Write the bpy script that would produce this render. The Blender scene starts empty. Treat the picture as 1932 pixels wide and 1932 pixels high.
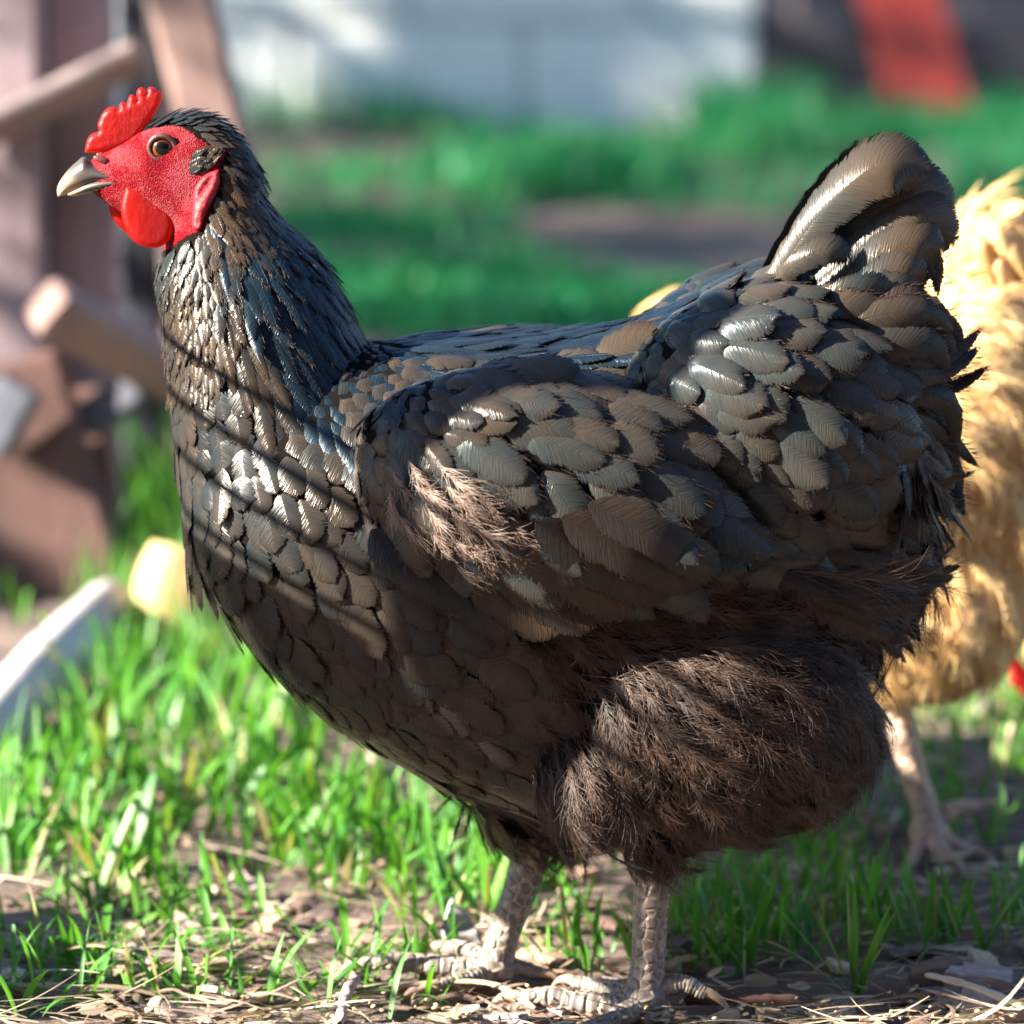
import bpy, bmesh, math, random
import numpy as np
from mathutils import Vector, Matrix, geometry
from mathutils.bvhtree import BVHTree

random.seed(7)
rng = np.random.default_rng(7)
scene = bpy.context.scene
C = scene.collection

# ------------------------------------------------------------------ camera
F = 1932.0                       # working units of the picture side
CAM = Vector((0.0, -2.3, 0.60))
PITCH = math.radians(8.81)
AXD = 2.3 / math.cos(PITCH)      # distance to the hen along the axis
WID = 0.5                        # metres across the frame at the hen
cam_d = bpy.data.cameras.new('camera')
cam = bpy.data.objects.new('camera', cam_d)
C.objects.link(cam)
cam.location = CAM
cam.rotation_euler = (math.radians(90) - PITCH, 0, 0)
cam_d.sensor_width = 36
cam_d.lens = 36 * AXD / WID
cam_d.clip_start = 0.05
cam_d.clip_end = 500
cam_d.dof.use_dof = True
cam_d.dof.focus_distance = AXD - 0.075
cam_d.dof.aperture_fstop = cam_d.lens / 25.0
scene.camera = cam

# ------------------------------------------------------------------ light
SUN_EL, SUN_AZ = math.radians(26), math.radians(16)   # from the left, a little from the camera's side
S = Vector((-math.cos(SUN_EL) * math.cos(SUN_AZ), -math.cos(SUN_EL) * math.sin(SUN_AZ), math.sin(SUN_EL)))
sun_d = bpy.data.lights.new('sun', 'SUN')
sun_d.energy = 5.0
sun_d.angle = math.radians(0.53)
sun_d.color = (1.0, 0.90, 0.76)
sun = bpy.data.objects.new('sun', sun_d)
C.objects.link(sun)
sun.location = S * 10
sun.rotation_euler = (-S).to_track_quat('-Z', 'Y').to_euler()
world = bpy.data.worlds.new('World')
scene.world = world
world.use_nodes = True
wn = world.node_tree
wn.nodes.clear()
sky = wn.nodes.new('ShaderNodeTexSky')
sky.sky_type = 'NISHITA'
sky.sun_disc = False
sky.ozone_density = 4.0
sky.dust_density = 0.4
sky.sun_elevation = SUN_EL
sky.sun_rotation = math.atan2(S.x, S.y)
bgn = wn.nodes.new('ShaderNodeBackground')
bgn.inputs[1].default_value = 0.055
wo = wn.nodes.new('ShaderNodeOutputWorld')
wn.links.new(sky.outputs[0], bgn.inputs[0])
wn.links.new(bgn.outputs[0], wo.inputs[0])
scene.view_settings.view_transform = 'Standard'
scene.view_settings.look = 'None'
scene.view_settings.gamma = 1
scene.view_settings.exposure = 2.6
scene.render.engine = 'CYCLES'
scene.cycles.use_denoising = True
scene.cycles.max_bounces = 8
scene.cycles.transparent_max_bounces = 16

# ------------------------------------------------------------------ helpers
cp, sp = math.cos(PITCH), math.sin(PITCH)
def at(px, py, Y):
    """world point seen at picture position (px, py) on the plane y = Y"""
    a = (px - F / 2) / F * WID / AXD
    b = (F / 2 - py) / F * WID / AXD
    d = Vector((a, cp + b * sp, -sp + b * cp))
    t = (Y - CAM.y) / d.y
    return CAM + d * t
def on_ground(px, py, z=0.0):
    a = (px - F / 2) / F * WID / AXD
    b = (F / 2 - py) / F * WID / AXD
    d = Vector((a, cp + b * sp, -sp + b * cp))
    t = (z - CAM.z) / d.z
    return CAM + d * t
# local side view of a hen: straight map (px, py) <-> (x, z), taken on the plane y = 0
PXM = (at(1932, 966, 0).x - at(0, 966, 0).x) / F
_z0 = at(966, 1870, 0).z
_z1 = at(966, 165, 0).z
PZM = (_z1 - _z0) / (1870 - 165)
def L(px, py, y=0.0):
    return Vector(((px - 966) * PXM, y, _z0 + (1870 - py) * PZM))

def LS(px, py, y=0.0):
    """like L for a point y off the middle plane: placed as the eye sees the near flank, mirrored on the far one"""
    p = at(px, py, -abs(y))
    return Vector((p.x, y, p.z))
def view_px(P):
    """(n,3) points (far flank mirrored onto the near one) -> side-view position"""
    P = np.asarray(P, float)
    dx, dy, dz = P[:, 0] - CAM.x, -np.abs(P[:, 1]) - CAM.y, P[:, 2] - CAM.z
    dep = dy * cp - dz * sp
    up = dy * sp + dz * cp
    k = AXD / WID * F
    return np.stack([F / 2 + dx / dep * k, F / 2 - up / dep * k], 1)

def link(o, parent=None):
    C.objects.link(o)
    if parent is not None:
        o.parent = parent
    return o
def mesh_np(name, V, faces, mat, parent=None, smooth=True, uv=None, attrs=None):
    """faces: (n,k) int array, all the same k, or list of such arrays"""
    if not isinstance(faces, (list, tuple)):
        faces = [faces]
    me = bpy.data.meshes.new(name)
    V = np.asarray(V, dtype=np.float32)
    me.vertices.add(len(V))
    me.vertices.foreach_set('co', V.ravel())
    loops = np.concatenate([f.ravel() for f in faces]).astype(np.int32)
    sizes = np.concatenate([np.full(len(f), f.shape[1], np.int32) for f in faces])
    starts = np.concatenate([[0], np.cumsum(sizes)[:-1]]).astype(np.int32)
    me.loops.add(len(loops))
    me.loops.foreach_set('vertex_index', loops)
    me.polygons.add(len(sizes))
    me.polygons.foreach_set('loop_start', starts)
    me.polygons.foreach_set('loop_total', sizes)
    me.polygons.foreach_set('use_smooth', np.full(len(sizes), smooth, bool))
    me.update(calc_edges=True)
    if uv is not None:
        ul = me.uv_layers.new(name='UVMap')
        ul.data.foreach_set('uv', np.asarray(uv, np.float32)[loops].ravel())
    for k, v in (attrs or {}).items():
        a = me.attributes.new(k, 'FLOAT', 'POINT')
        a.data.foreach_set('value', np.asarray(v, np.float32))
    me.validate()
    if mat:
        me.materials.append(mat)
    return link(bpy.data.objects.new(name, me), parent)
def obj_bm(name, bm, mat, parent=None, smooth=False):
    me = bpy.data.meshes.new(name)
    bm.to_mesh(me)
    bm.free()
    for p in me.polygons:
        p.use_smooth = smooth
    if mat:
        me.materials.append(mat)
    return link(bpy.data.objects.new(name, me), parent)
def empty(name, loc=(0, 0, 0), rz=0.0, parent=None):
    o = bpy.data.objects.new(name, None)
    o.empty_display_size = 0.02
    o.location = loc
    o.rotation_euler = (0, 0, rz)
    return link(o, parent)
def tag(o, label=None, cat=None, group=None, kind=None):
    if label: o['label'] = label
    if cat: o['category'] = cat
    if group: o['group'] = group
    if kind: o['kind'] = kind
    return o

# ------------------------------------------------------------------ materials
def new_mat(name):
    m = bpy.data.materials.new(name)
    m.use_nodes = True
    nt = m.node_tree
    b = nt.nodes['Principled BSDF']
    return m, nt, b
def N(nt, typ, **kw):
    n = nt.nodes.new(typ)
    for k, v in kw.items():
        if k.startswith('i_'):
            n.inputs[k[2:].replace('_', ' ')].default_value = v
        else:
            setattr(n, k, v)
    return n
def ramp(nt, fac, stops):
    r = nt.nodes.new('ShaderNodeValToRGB')
    e = r.color_ramp.elements
    while len(e) > 1:
        e.remove(e[-1])
    e[0].position, e[0].color = stops[0][0], (*stops[0][1], 1)
    for p, c in stops[1:]:
        x = e.new(p)
        x.color = (*c, 1)
    nt.links.new(fac, r.inputs[0])
    return r.outputs[0]
def math_n(nt, op, a, b=None, c=None):
    n = nt.nodes.new('ShaderNodeMath')
    n.operation = op
    for i, v in enumerate((a, b, c)):
        if v is None: continue
        if isinstance(v, (int, float)): n.inputs[i].default_value = v
        else: nt.links.new(v, n.inputs[i])
    return n.outputs[0]
def mixc(nt, fac, a, b, mode='MIX'):
    n = nt.nodes.new('ShaderNodeMix')
    n.data_type = 'RGBA'
    n.blend_type = mode
    for s, v in ((n.inputs[0], fac), (n.inputs[6], a), (n.inputs[7], b)):
        if isinstance(v, (int, float)): s.default_value = v
        elif isinstance(v, tuple): s.default_value = (*v, 1)
        else: nt.links.new(v, s)
    return n.outputs[2]
def bump(nt, b, height, strength=0.3, dist=0.001, normal=None):
    n = nt.nodes.new('ShaderNodeBump')
    n.inputs['Strength'].default_value = strength
    n.inputs['Distance'].default_value = dist
    nt.links.new(height, n.inputs['Height'])
    if normal is not None:
        nt.links.new(normal, n.inputs['Normal'])
    if b is not None:
        nt.links.new(n.outputs[0], b.inputs['Normal'])
    return n.outputs[0]
def noise(nt, vec, scale, detail=3, rough=0.5):
    n = nt.nodes.new('ShaderNodeTexNoise')
    n.inputs['Scale'].default_value = scale
    n.inputs['Detail'].default_value = detail
    n.inputs['Roughness'].default_value = rough
    if vec is not None: nt.links.new(vec, n.inputs['Vector'])
    return n.outputs[0]
def objco(nt, scale=None):
    t = nt.nodes.new('ShaderNodeTexCoord').outputs['Object']
    if scale:
        m = nt.nodes.new('ShaderNodeMapping')
        m.inputs['Scale'].default_value = scale
        nt.links.new(t, m.inputs['Vector'])
        return m.outputs[0]
    return t

def feather_mat(name, dark, warm, sheen_a, sheen_b, metallic, rough, transl=0.0, bumps=0.5, tipwarm=0.35):
    m, nt, b = new_mat(name)
    uv = N(nt, 'ShaderNodeUVMap').outputs[0]
    sx = N(nt, 'ShaderNodeSeparateXYZ')
    nt.links.new(uv, sx.inputs[0])
    au = math_n(nt, 'ABSOLUTE', sx.outputs[0])
    cc = math_n(nt, 'MULTIPLY_ADD', au, -0.8, sx.outputs[1])     # barbs slant forward from the shaft
    rn = N(nt, 'ShaderNodeAttribute', attribute_name='rnd').outputs['Fac']
    tt = N(nt, 'ShaderNodeAttribute', attribute_name='tt').outputs['Fac']
    cv = N(nt, 'ShaderNodeCombineXYZ')
    nt.links.new(math_n(nt, 'MULTIPLY', cc, 1.0), cv.inputs[0])
    nt.links.new(math_n(nt, 'MULTIPLY', sx.outputs[0], 0.09), cv.inputs[1])
    nt.links.new(math_n(nt, 'MULTIPLY', rn, 37.0), cv.inputs[2])
    barb = noise(nt, cv.outputs[0], 120.0, 2, 0.6)
    wide = noise(nt, objco(nt), 45.0, 2)
    shaft = math_n(nt, 'LESS_THAN', au, 0.0055)
    base = mixc(nt, ramp(nt, math_n(nt, 'MULTIPLY_ADD', rn, 0.5, math_n(nt, 'MULTIPLY', wide, 0.5)), [(0.3, (0, 0, 0)), (0.75, (1, 1, 1))]), dark, warm)
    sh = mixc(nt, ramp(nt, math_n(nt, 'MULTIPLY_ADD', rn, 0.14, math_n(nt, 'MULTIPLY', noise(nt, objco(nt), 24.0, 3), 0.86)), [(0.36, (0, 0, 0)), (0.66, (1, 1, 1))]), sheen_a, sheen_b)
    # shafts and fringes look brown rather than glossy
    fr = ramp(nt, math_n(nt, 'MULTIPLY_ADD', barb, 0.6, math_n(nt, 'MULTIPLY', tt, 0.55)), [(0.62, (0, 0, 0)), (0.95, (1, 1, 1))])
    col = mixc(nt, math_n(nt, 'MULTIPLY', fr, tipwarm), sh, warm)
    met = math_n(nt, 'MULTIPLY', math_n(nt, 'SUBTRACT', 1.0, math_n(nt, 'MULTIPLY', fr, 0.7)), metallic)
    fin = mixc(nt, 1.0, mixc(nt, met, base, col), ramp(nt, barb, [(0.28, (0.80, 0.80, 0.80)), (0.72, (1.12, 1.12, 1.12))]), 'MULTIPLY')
    nt.links.new(fin, b.inputs['Base Color'])
    nt.links.new(met, b.inputs['Metallic'])
    nt.links.new(math_n(nt, 'MULTIPLY_ADD', barb, 0.22, rough - 0.1), b.inputs['Roughness'])
    b.inputs['Sheen Weight'].default_value = 0.0
    b.inputs['Specular IOR Level'].default_value = 0.17
    b.inputs['Sheen Roughness'].default_value = 0.5
    b.inputs['Sheen Tint'].default_value = (0.8, 0.7, 0.6, 1)
    h = math_n(nt, 'ADD', barb, math_n(nt, 'MULTIPLY', shaft, 0.3))
    bump(nt, b, h, bumps, 0.0008)
    eg = N(nt, 'ShaderNodeAttribute', attribute_name='eg').outputs['Fac']
    al = math_n(nt, 'MULTIPLY_ADD', math_n(nt, 'SUBTRACT', 1.0, eg), 9.0, math_n(nt, 'MULTIPLY', math_n(nt, 'SUBTRACT', barb, 0.50), 9.0))
    al = math_n(nt, 'MINIMUM', math_n(nt, 'MAXIMUM', al, 0.0), 1.0)
    nt.links.new(al, b.inputs['Alpha'])
    if transl > 0:
        out = nt.nodes['Material Output']
        tr = N(nt, 'ShaderNodeBsdfTranslucent')
        nt.links.new(fin, tr.inputs[0])
        mx = N(nt, 'ShaderNodeMixShader')
        mx.inputs[0].default_value = transl
        nt.links.new(b.outputs[0], mx.inputs[1])
        nt.links.new(tr.outputs[0], mx.inputs[2])
        nt.links.new(mx.outputs[0], out.inputs[0])
    return m
M = {}
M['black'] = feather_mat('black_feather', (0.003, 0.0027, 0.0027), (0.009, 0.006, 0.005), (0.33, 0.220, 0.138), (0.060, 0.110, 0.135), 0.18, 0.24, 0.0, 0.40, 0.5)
M['sunlit_black'] = feather_mat('sunlit_black_feather', (0.003, 0.0027, 0.0027), (0.012, 0.008, 0.006), (0.30, 0.215, 0.145), (0.075, 0.155, 0.185), 0.21, 0.25, 0.0, 0.42, 0.5)  # brighter sheen: sunlight on saddle and wing coverts put into the colour
M['shaded_black'] = feather_mat('shaded_black_feather', (0.003, 0.004, 0.006), (0.012, 0.010, 0.010), (0.022, 0.046, 0.085), (0.026, 0.070, 0.100), 0.32, 0.28, 0.0, 0.6, 0.4)  # blue-black iridescence that carries the shade of back and hackle in its colour
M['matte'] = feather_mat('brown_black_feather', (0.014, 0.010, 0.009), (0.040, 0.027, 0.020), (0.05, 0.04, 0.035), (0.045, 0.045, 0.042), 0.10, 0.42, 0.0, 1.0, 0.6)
M['buff'] = feather_mat('buff_feather', (0.74, 0.47, 0.19), (0.86, 0.64, 0.34), (0.74, 0.49, 0.21), (0.82, 0.58, 0.28), 0.0, 0.75, 0.25, 0.3, 0.4)
def hair_mat(name, c1, c2, rough=0.45, spec=0.5, metallic=0.0, transl=0.0):
    m, nt, b = new_mat(name)
    n = noise(nt, objco(nt), 45, 3)
    col = mixc(nt, ramp(nt, n, [(0.35, (0, 0, 0)), (0.65, (1, 1, 1))]), c1, c2)
    nt.links.new(col, b.inputs['Base Color'])
    b.inputs['Roughness'].default_value = rough
    b.inputs['Specular IOR Level'].default_value = spec
    b.inputs['Metallic'].default_value = metallic
    return m
M['fluff'] = hair_mat('dark_fluff', (0.018, 0.010, 0.008), (0.075, 0.045, 0.032), 0.42, 0.4)
M['down'] = hair_mat('pale_down', (0.16, 0.11, 0.085), (0.30, 0.22, 0.18), 0.5, 0.5)
M['bufffluff'] = hair_mat('buff_fluff', (0.76, 0.48, 0.19), (0.88, 0.66, 0.36), 0.7, 0.3)

def skin_mask_mat(name, feather_col, feather_rough, red=(0.18, 0.0022, 0.006)):
    """the bird's own skin: red where the face is bare, dark under the feathers"""
    m, nt, b = new_mat(name)
    att = N(nt, 'ShaderNodeAttribute', attribute_name='face').outputs['Fac']
    oc = objco(nt)
    n1 = noise(nt, oc, 420, 4, 0.65)
    n2 = noise(nt, oc, 80, 3)
    vr = N(nt, 'ShaderNodeTexVoronoi')
    vr.inputs['Scale'].default_value = 1500
    nt.links.new(oc, vr.inputs['Vector'])
    msk = ramp(nt, math_n(nt, 'MULTIPLY_ADD', math_n(nt, 'SUBTRACT', n1, 0.5), 0.5, att), [(0.42, (0, 0, 0)), (0.58, (1, 1, 1))])
    rc = ramp(nt, math_n(nt, 'MULTIPLY_ADD', vr.outputs['Distance'], 0.35, n2), [(0.40, (red[0] * 0.55, red[1] * 0.6, red[2] * 1.1)), (0.62, red), (0.80, (red[0] * 1.35, 0.035, 0.045))])
    col = mixc(nt, msk, feather_col, rc)
    nt.links.new(col, b.inputs['Base Color'])
    nt.links.new(math_n(nt, 'MULTIPLY_ADD', msk, -0.42, 0.9), b.inputs['Roughness'])
    nt.links.new(math_n(nt, 'MULTIPLY', msk, 0.25), b.inputs['Subsurface Weight'])
    b.inputs['Subsurface Radius'].default_value = (1.0, 0.15, 0.1)
    b.inputs['Subsurface Scale'].default_value = 0.002
    h = math_n(nt, 'MULTIPLY', math_n(nt, 'ADD', vr.outputs['Distance'], n1), msk)
    bump(nt, b, h, 0.8, 0.0008)
    b.inputs['Specular IOR Level'].default_value = 0.06
    return m
M['body_black'] = skin_mask_mat('black_hen_skin', (0.005, 0.004, 0.004), 0.5)
M['body_buff'] = skin_mask_mat('buff_hen_skin', (0.62, 0.36, 0.13), 0.8)

def flesh(name, col, sss, scale, rough=0.38, bs=0.5, nscale=300, transl=0.0):
    m, nt, b = new_mat(name)
    oc = objco(nt)
    n1 = noise(nt, oc, nscale, 3, 0.6)
    n2 = noise(nt, oc, 90, 2)
    nt.links.new(mixc(nt, n2, tuple(c * 0.75 for c in col), tuple(min(1, c * 1.15) for c in col)), b.inputs['Base Color'])
    b.inputs['Subsurface Weight'].default_value = sss
    b.inputs['Subsurface Radius'].default_value = (1.0, 0.22, 0.08)
    b.inputs['Subsurface Scale'].default_value = scale
    b.inputs['Roughness'].default_value = rough
    bump(nt, b, n1, bs, 0.001)
    if transl:          # light shining through the thin flesh
        tr = N(nt, 'ShaderNodeBsdfTranslucent')
        tr.inputs[0].default_value = (1.0, 0.12, 0.02, 1)
        mx = N(nt, 'ShaderNodeMixShader')
        mx.inputs[0].default_value = transl
        nt.links.new(b.outputs[0], mx.inputs[1]); nt.links.new(tr.outputs[0], mx.inputs[2])
        nt.links.new(mx.outputs[0], nt.nodes['Material Output'].inputs[0])
    return m
M['comb'] = flesh('comb_flesh', (0.32, 0.005, 0.006), 0.5, 0.004, 0.5, 1.0, 170, 0.38)
M['wattle'] = flesh('wattle_flesh', (0.28, 0.004, 0.005), 0.4, 0.004, 0.5, 0.6, 180, 0.58)
M['lobe'] = flesh('lobe_flesh', (0.30, 0.006, 0.014), 0.3, 0.003, 0.6, 0.9, 220)

def beak_mat():
    m, nt, b = new_mat('beak_horn')
    a = N(nt, 'ShaderNodeAttribute', attribute_name='tt').outputs['Fac']
    n = noise(nt, objco(nt, (60, 200, 400)), 1.0, 4, 0.6)
    f = math_n(nt, 'MULTIPLY_ADD', math_n(nt, 'SUBTRACT', n, 0.5), 0.35, a)
    nt.links.new(ramp(nt, f, [(0.0, (0.035, 0.030, 0.032)), (0.50, (0.085, 0.072, 0.066)), (0.78, (0.36, 0.25, 0.15)), (1.0, (0.72, 0.58, 0.42))]), b.inputs['Base Color'])
    b.inputs['Roughness'].default_value = 0.36
    b.inputs['Subsurface Weight'].default_value = 0.12
    b.inputs['Subsurface Scale'].default_value = 0.002
    bump(nt, b, n, 0.25, 0.0006)
    return m
M['beak'] = beak_mat()
def eye_mat():
    m, nt, b = new_mat('eye_iris')
    oc = objco(nt)
    ln = N(nt, 'ShaderNodeVectorMath', operation='LENGTH')
    mp = N(nt, 'ShaderNodeMapping')
    mp.inputs['Scale'].default_value = (1, 0, 1)
    nt.links.new(oc, mp.inputs['Vector'])
    nt.links.new(mp.outputs[0], ln.inputs[0])
    n = noise(nt, oc, 900, 2)
    f = math_n(nt, 'MULTIPLY_ADD', math_n(nt, 'SUBTRACT', n, 0.5), 0.0006, ln.outputs['Value'])
    f = math_n(nt, 'MULTIPLY', f, 1 / 0.006)
    nt.links.new(ramp(nt, f, [(0.0, (0.004, 0.004, 0.005)), (0.50, (0.004, 0.004, 0.005)), (0.56, (0.09, 0.028, 0.005)), (0.76, (0.17, 0.055, 0.008)), (0.88, (0.05, 0.018, 0.005)), (1.0, (0.01, 0.007, 0.006))]), b.inputs['Base Color'])
    b.inputs['Roughness'].default_value = 0.25
    b.inputs['Coat Weight'].default_value = 0.35
    b.inputs['Specular IOR Level'].default_value = 0.2
    b.inputs['Coat Roughness'].default_value = 0.02
    return m
M['eye'] = eye_mat()
def plain(name, col, rough=0.5, nscale=60, var=0.3, bs=0.3, bd=0.002, stretch=None, spec=0.5):
    m, nt, b = new_mat(name)
    n = noise(nt, objco(nt, stretch), nscale if stretch is None else 1.0, 5, 0.6)
    nt.links.new(ramp(nt, n, [(0.25, tuple(c * (1 - var) for c in col)), (0.75, tuple(min(1, c * (1 + var)) for c in col))]), b.inputs['Base Color'])
    b.inputs['Roughness'].default_value = rough
    b.inputs['Specular IOR Level'].default_value = spec
    bump(nt, b, n, bs, bd)
    return m
M['lid'] = plain('eyelid_skin', (0.085, 0.028, 0.026), 0.5, 500, 0.3, 0.5, 0.0006)
M['nostril'] = plain('nostril_horn', (0.13, 0.03, 0.03), 0.45, 300)
def leg_mat(name, plate, edge):
    m, nt, b = new_mat(name)
    uv = N(nt, 'ShaderNodeUVMap').outputs[0]
    mp = N(nt, 'ShaderNodeMapping')
    mp.inputs['Scale'].default_value = (9.0, 1.0, 1.0)
    nt.links.new(uv, mp.inputs['Vector'])
    v = N(nt, 'ShaderNodeTexVoronoi', feature='DISTANCE_TO_EDGE')
    v.inputs['Scale'].default_value = 1.0
    v.inputs['Randomness'].default_value = 0.55
    nt.links.new(mp.outputs[0], v.inputs['Vector'])
    n = noise(nt, objco(nt), 160, 4, 0.6)
    n2 = noise(nt, objco(nt), 35, 2)
    f = math_n(nt, 'MULTIPLY_ADD', math_n(nt, 'SUBTRACT', n, 0.5), 0.15, v.outputs['Distance'])
    e = ramp(nt, f, [(0.03, (0, 0, 0)), (0.2, (1, 1, 1))])
    pl = mixc(nt, ramp(nt, n2, [(0.35, (0, 0, 0)), (0.65, (1, 1, 1))]), plate, tuple(min(1, c * 1.5) for c in plate))
    nt.links.new(mixc(nt, e, edge, pl), b.inputs['Base Color'])
    b.inputs['Roughness'].default_value = 0.42
    hh = ramp(nt, v.outputs['Distance'], [(0.0, (0, 0, 0)), (0.22, (1, 1, 1))])
    bump(nt, b, math_n(nt, 'MULTIPLY_ADD', n, 0.25, hh), 0.9, 0.0011)
    return m
M['leg'] = leg_mat('grey_leg_scale', (0.115, 0.100, 0.095), (0.30, 0.245, 0.20))
M['bleg'] = leg_mat('pale_leg_scale', (0.42, 0.28, 0.21), (0.48, 0.35, 0.27))
M['claw'] = plain('claw_horn', (0.36, 0.25, 0.17), 0.4, 200, 0.4)

def wood(name, col, col2, scale=(6, 6, 40), rough=0.8):
    m, nt, b = new_mat(name)
    n = noise(nt, objco(nt, scale), 1.0, 6, 0.65)
    n2 = noise(nt, objco(nt), 5.0, 3)
    c = mixc(nt, ramp(nt, n, [(0.3, (0, 0, 0)), (0.7, (1, 1, 1))]), col, col2)
    c = mixc(nt, 0.5, c, ramp(nt, n2, [(0.3, tuple(x * 0.6 for x in col)), (0.7, tuple(min(1, x * 1.3) for x in col2))]))
    nt.links.new(c, b.inputs['Base Color'])
    b.inputs['Roughness'].default_value = rough
    bump(nt, b, n, 0.6, 0.003)
    return m
M['oldwood'] = wood('weathered_wood', (0.13, 0.090, 0.098), (0.33, 0.26, 0.285), (30, 30, 3))
M['oldwood_h'] = wood('weathered_rail', (0.15, 0.11, 0.105), (0.34, 0.27, 0.265), (3, 30, 30))
M['brownwood'] = wood('brown_plank', (0.055, 0.026, 0.022), (0.13, 0.066, 0.056), (25, 25, 4))
M['tanwood'] = wood('tan_post_wood', (0.17, 0.105, 0.092), (0.33, 0.22, 0.195), (25, 25, 3))
M['redwood'] = wood('red_paint', (0.55, 0.05, 0.035), (0.68, 0.085, 0.06), (20, 20, 3), 0.6)
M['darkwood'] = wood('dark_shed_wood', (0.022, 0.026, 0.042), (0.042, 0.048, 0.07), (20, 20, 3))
M['palelog'] = wood('pale_log_wood', (0.30, 0.27, 0.26), (0.50, 0.47, 0.46), (25, 25, 4))
M['yellowlog'] = wood('split_log_wood', (0.48, 0.32, 0.12), (0.78, 0.62, 0.32), (45, 45, 5))
M['strawstem'] = wood('straw_stem_skin', (0.32, 0.23, 0.14), (0.52, 0.41, 0.27), (40, 200, 200))
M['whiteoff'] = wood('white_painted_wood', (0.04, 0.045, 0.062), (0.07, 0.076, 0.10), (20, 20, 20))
M['block'] = plain('white_painted_block', (0.80, 0.81, 0.80), 0.85, 30, 0.18, 0.5, 0.004)
M['mortar'] = plain('grey_mortar', (0.42, 0.43, 0.43), 0.9, 40, 0.2)
M['wire'] = plain('galvanised_wire', (0.3, 0.3, 0.3), 0.4, 50, 0.2)
M['housewall'] = plain('house_render', (0.50, 0.47, 0.43), 0.9, 10, 0.12)
M['roof'] = plain('house_roofing', (0.12, 0.10, 0.09), 0.9, 20, 0.3)
M['darkopen'] = plain('dark_plinth', (0.03, 0.032, 0.042), 0.9, 20, 0.3)
def ground_mat():
    m, nt, b = new_mat('soil')
    oc = objco(nt)
    n1 = noise(nt, oc, 3.0, 6, 0.65)
    n2 = noise(nt, oc, 90.0, 5, 0.7)
    n3 = noise(nt, oc, 0.9, 3)
    c = ramp(nt, n1, [(0.3, (0.10, 0.068, 0.058)), (0.55, (0.18, 0.13, 0.115)), (0.75, (0.28, 0.215, 0.20))])
    c = mixc(nt, 0.55, c, ramp(nt, n2, [(0.3, (0.05, 0.032, 0.026)), (0.6, (0.17, 0.12, 0.10)), (0.8, (0.32, 0.25, 0.205))]))
    nt.links.new(c, b.inputs['Base Color'])
    b.inputs['Roughness'].default_value = 0.95
    bump(nt, b, math_n(nt, 'ADD', n2, n1), 0.7, 0.006)
    return m
M['soil'] = ground_mat()
def leaf_mat(name, stops, transl=0.35, rough=0.4):
    m, nt, b = new_mat(name)
    rn = N(nt, 'ShaderNodeAttribute', attribute_name='rnd').outputs['Fac']
    tt = N(nt, 'ShaderNodeAttribute', attribute_name='tt').outputs['Fac']
    uv = N(nt, 'ShaderNodeUVMap').outputs[0]
    mp = N(nt, 'ShaderNodeMapping')
    mp.inputs['Scale'].default_value = (14.0, 0.6, 1)
    nt.links.new(uv, mp.inputs['Vector'])
    st = noise(nt, mp.outputs[0], 1.0, 2)
    c = ramp(nt, rn, stops)
    c = mixc(nt, math_n(nt, 'MULTIPLY', math_n(nt, 'SUBTRACT', 1.0, tt), 0.2), c, (0.22, 0.32, 0.10))
    c = mixc(nt, 0.5, c, ramp(nt, st, [(0.3, (0.6, 0.6, 0.6)), (0.7, (1.2, 1.2, 1.2))]), 'MULTIPLY')
    nt.links.new(c, b.inputs['Base Color'])
    b.inputs['Roughness'].default_value = rough
    bump(nt, b, st, 0.4, 0.0006)
    out = nt.nodes['Material Output']
    tr = N(nt, 'ShaderNodeBsdfTranslucent')
    nt.links.new(mixc(nt, 1.0, c, (1.25, 1.35, 0.5), 'MULTIPLY'), tr.inputs[0])
    mx = N(nt, 'ShaderNodeMixShader')
    mx.inputs[0].default_value = transl
    nt.links.new(b.outputs[0], mx.inputs[1])
    nt.links.new(tr.outputs[0], mx.inputs[2])
    nt.links.new(mx.outputs[0], out.inputs[0])
    return m
M['grass'] = leaf_mat('grass_blade', [(0.0, (0.040, 0.19, 0.040)), (0.5, (0.085, 0.29, 0.03)), (0.9, (0.12, 0.34, 0.035)), (0.94, (0.30, 0.27, 0.11)), (1.0, (0.38, 0.31, 0.16))])
M['lawn'] = leaf_mat('shaded_lawn_blade', [(0.0, (0.010, 0.25, 0.115)), (0.6, (0.018, 0.32, 0.14)), (1.0, (0.045, 0.34, 0.11))])  # bluish green: cool shade over the far grass put into its colour
M['straw'] = leaf_mat('dry_straw', [(0.0, (0.15, 0.10, 0.08)), (0.4, (0.36, 0.27, 0.19)), (0.8, (0.55, 0.45, 0.32)), (1.0, (0.68, 0.60, 0.46))], 0.1, 0.6)
M['chip'] = [wood('wood_chip_%d' % i, c, tuple(x * 1.7 for x in c), (60, 200, 200)) for i, c in enumerate([(0.15, 0.095, 0.08), (0.30, 0.19, 0.14), (0.48, 0.36, 0.25), (0.32, 0.25, 0.24)])]

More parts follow.
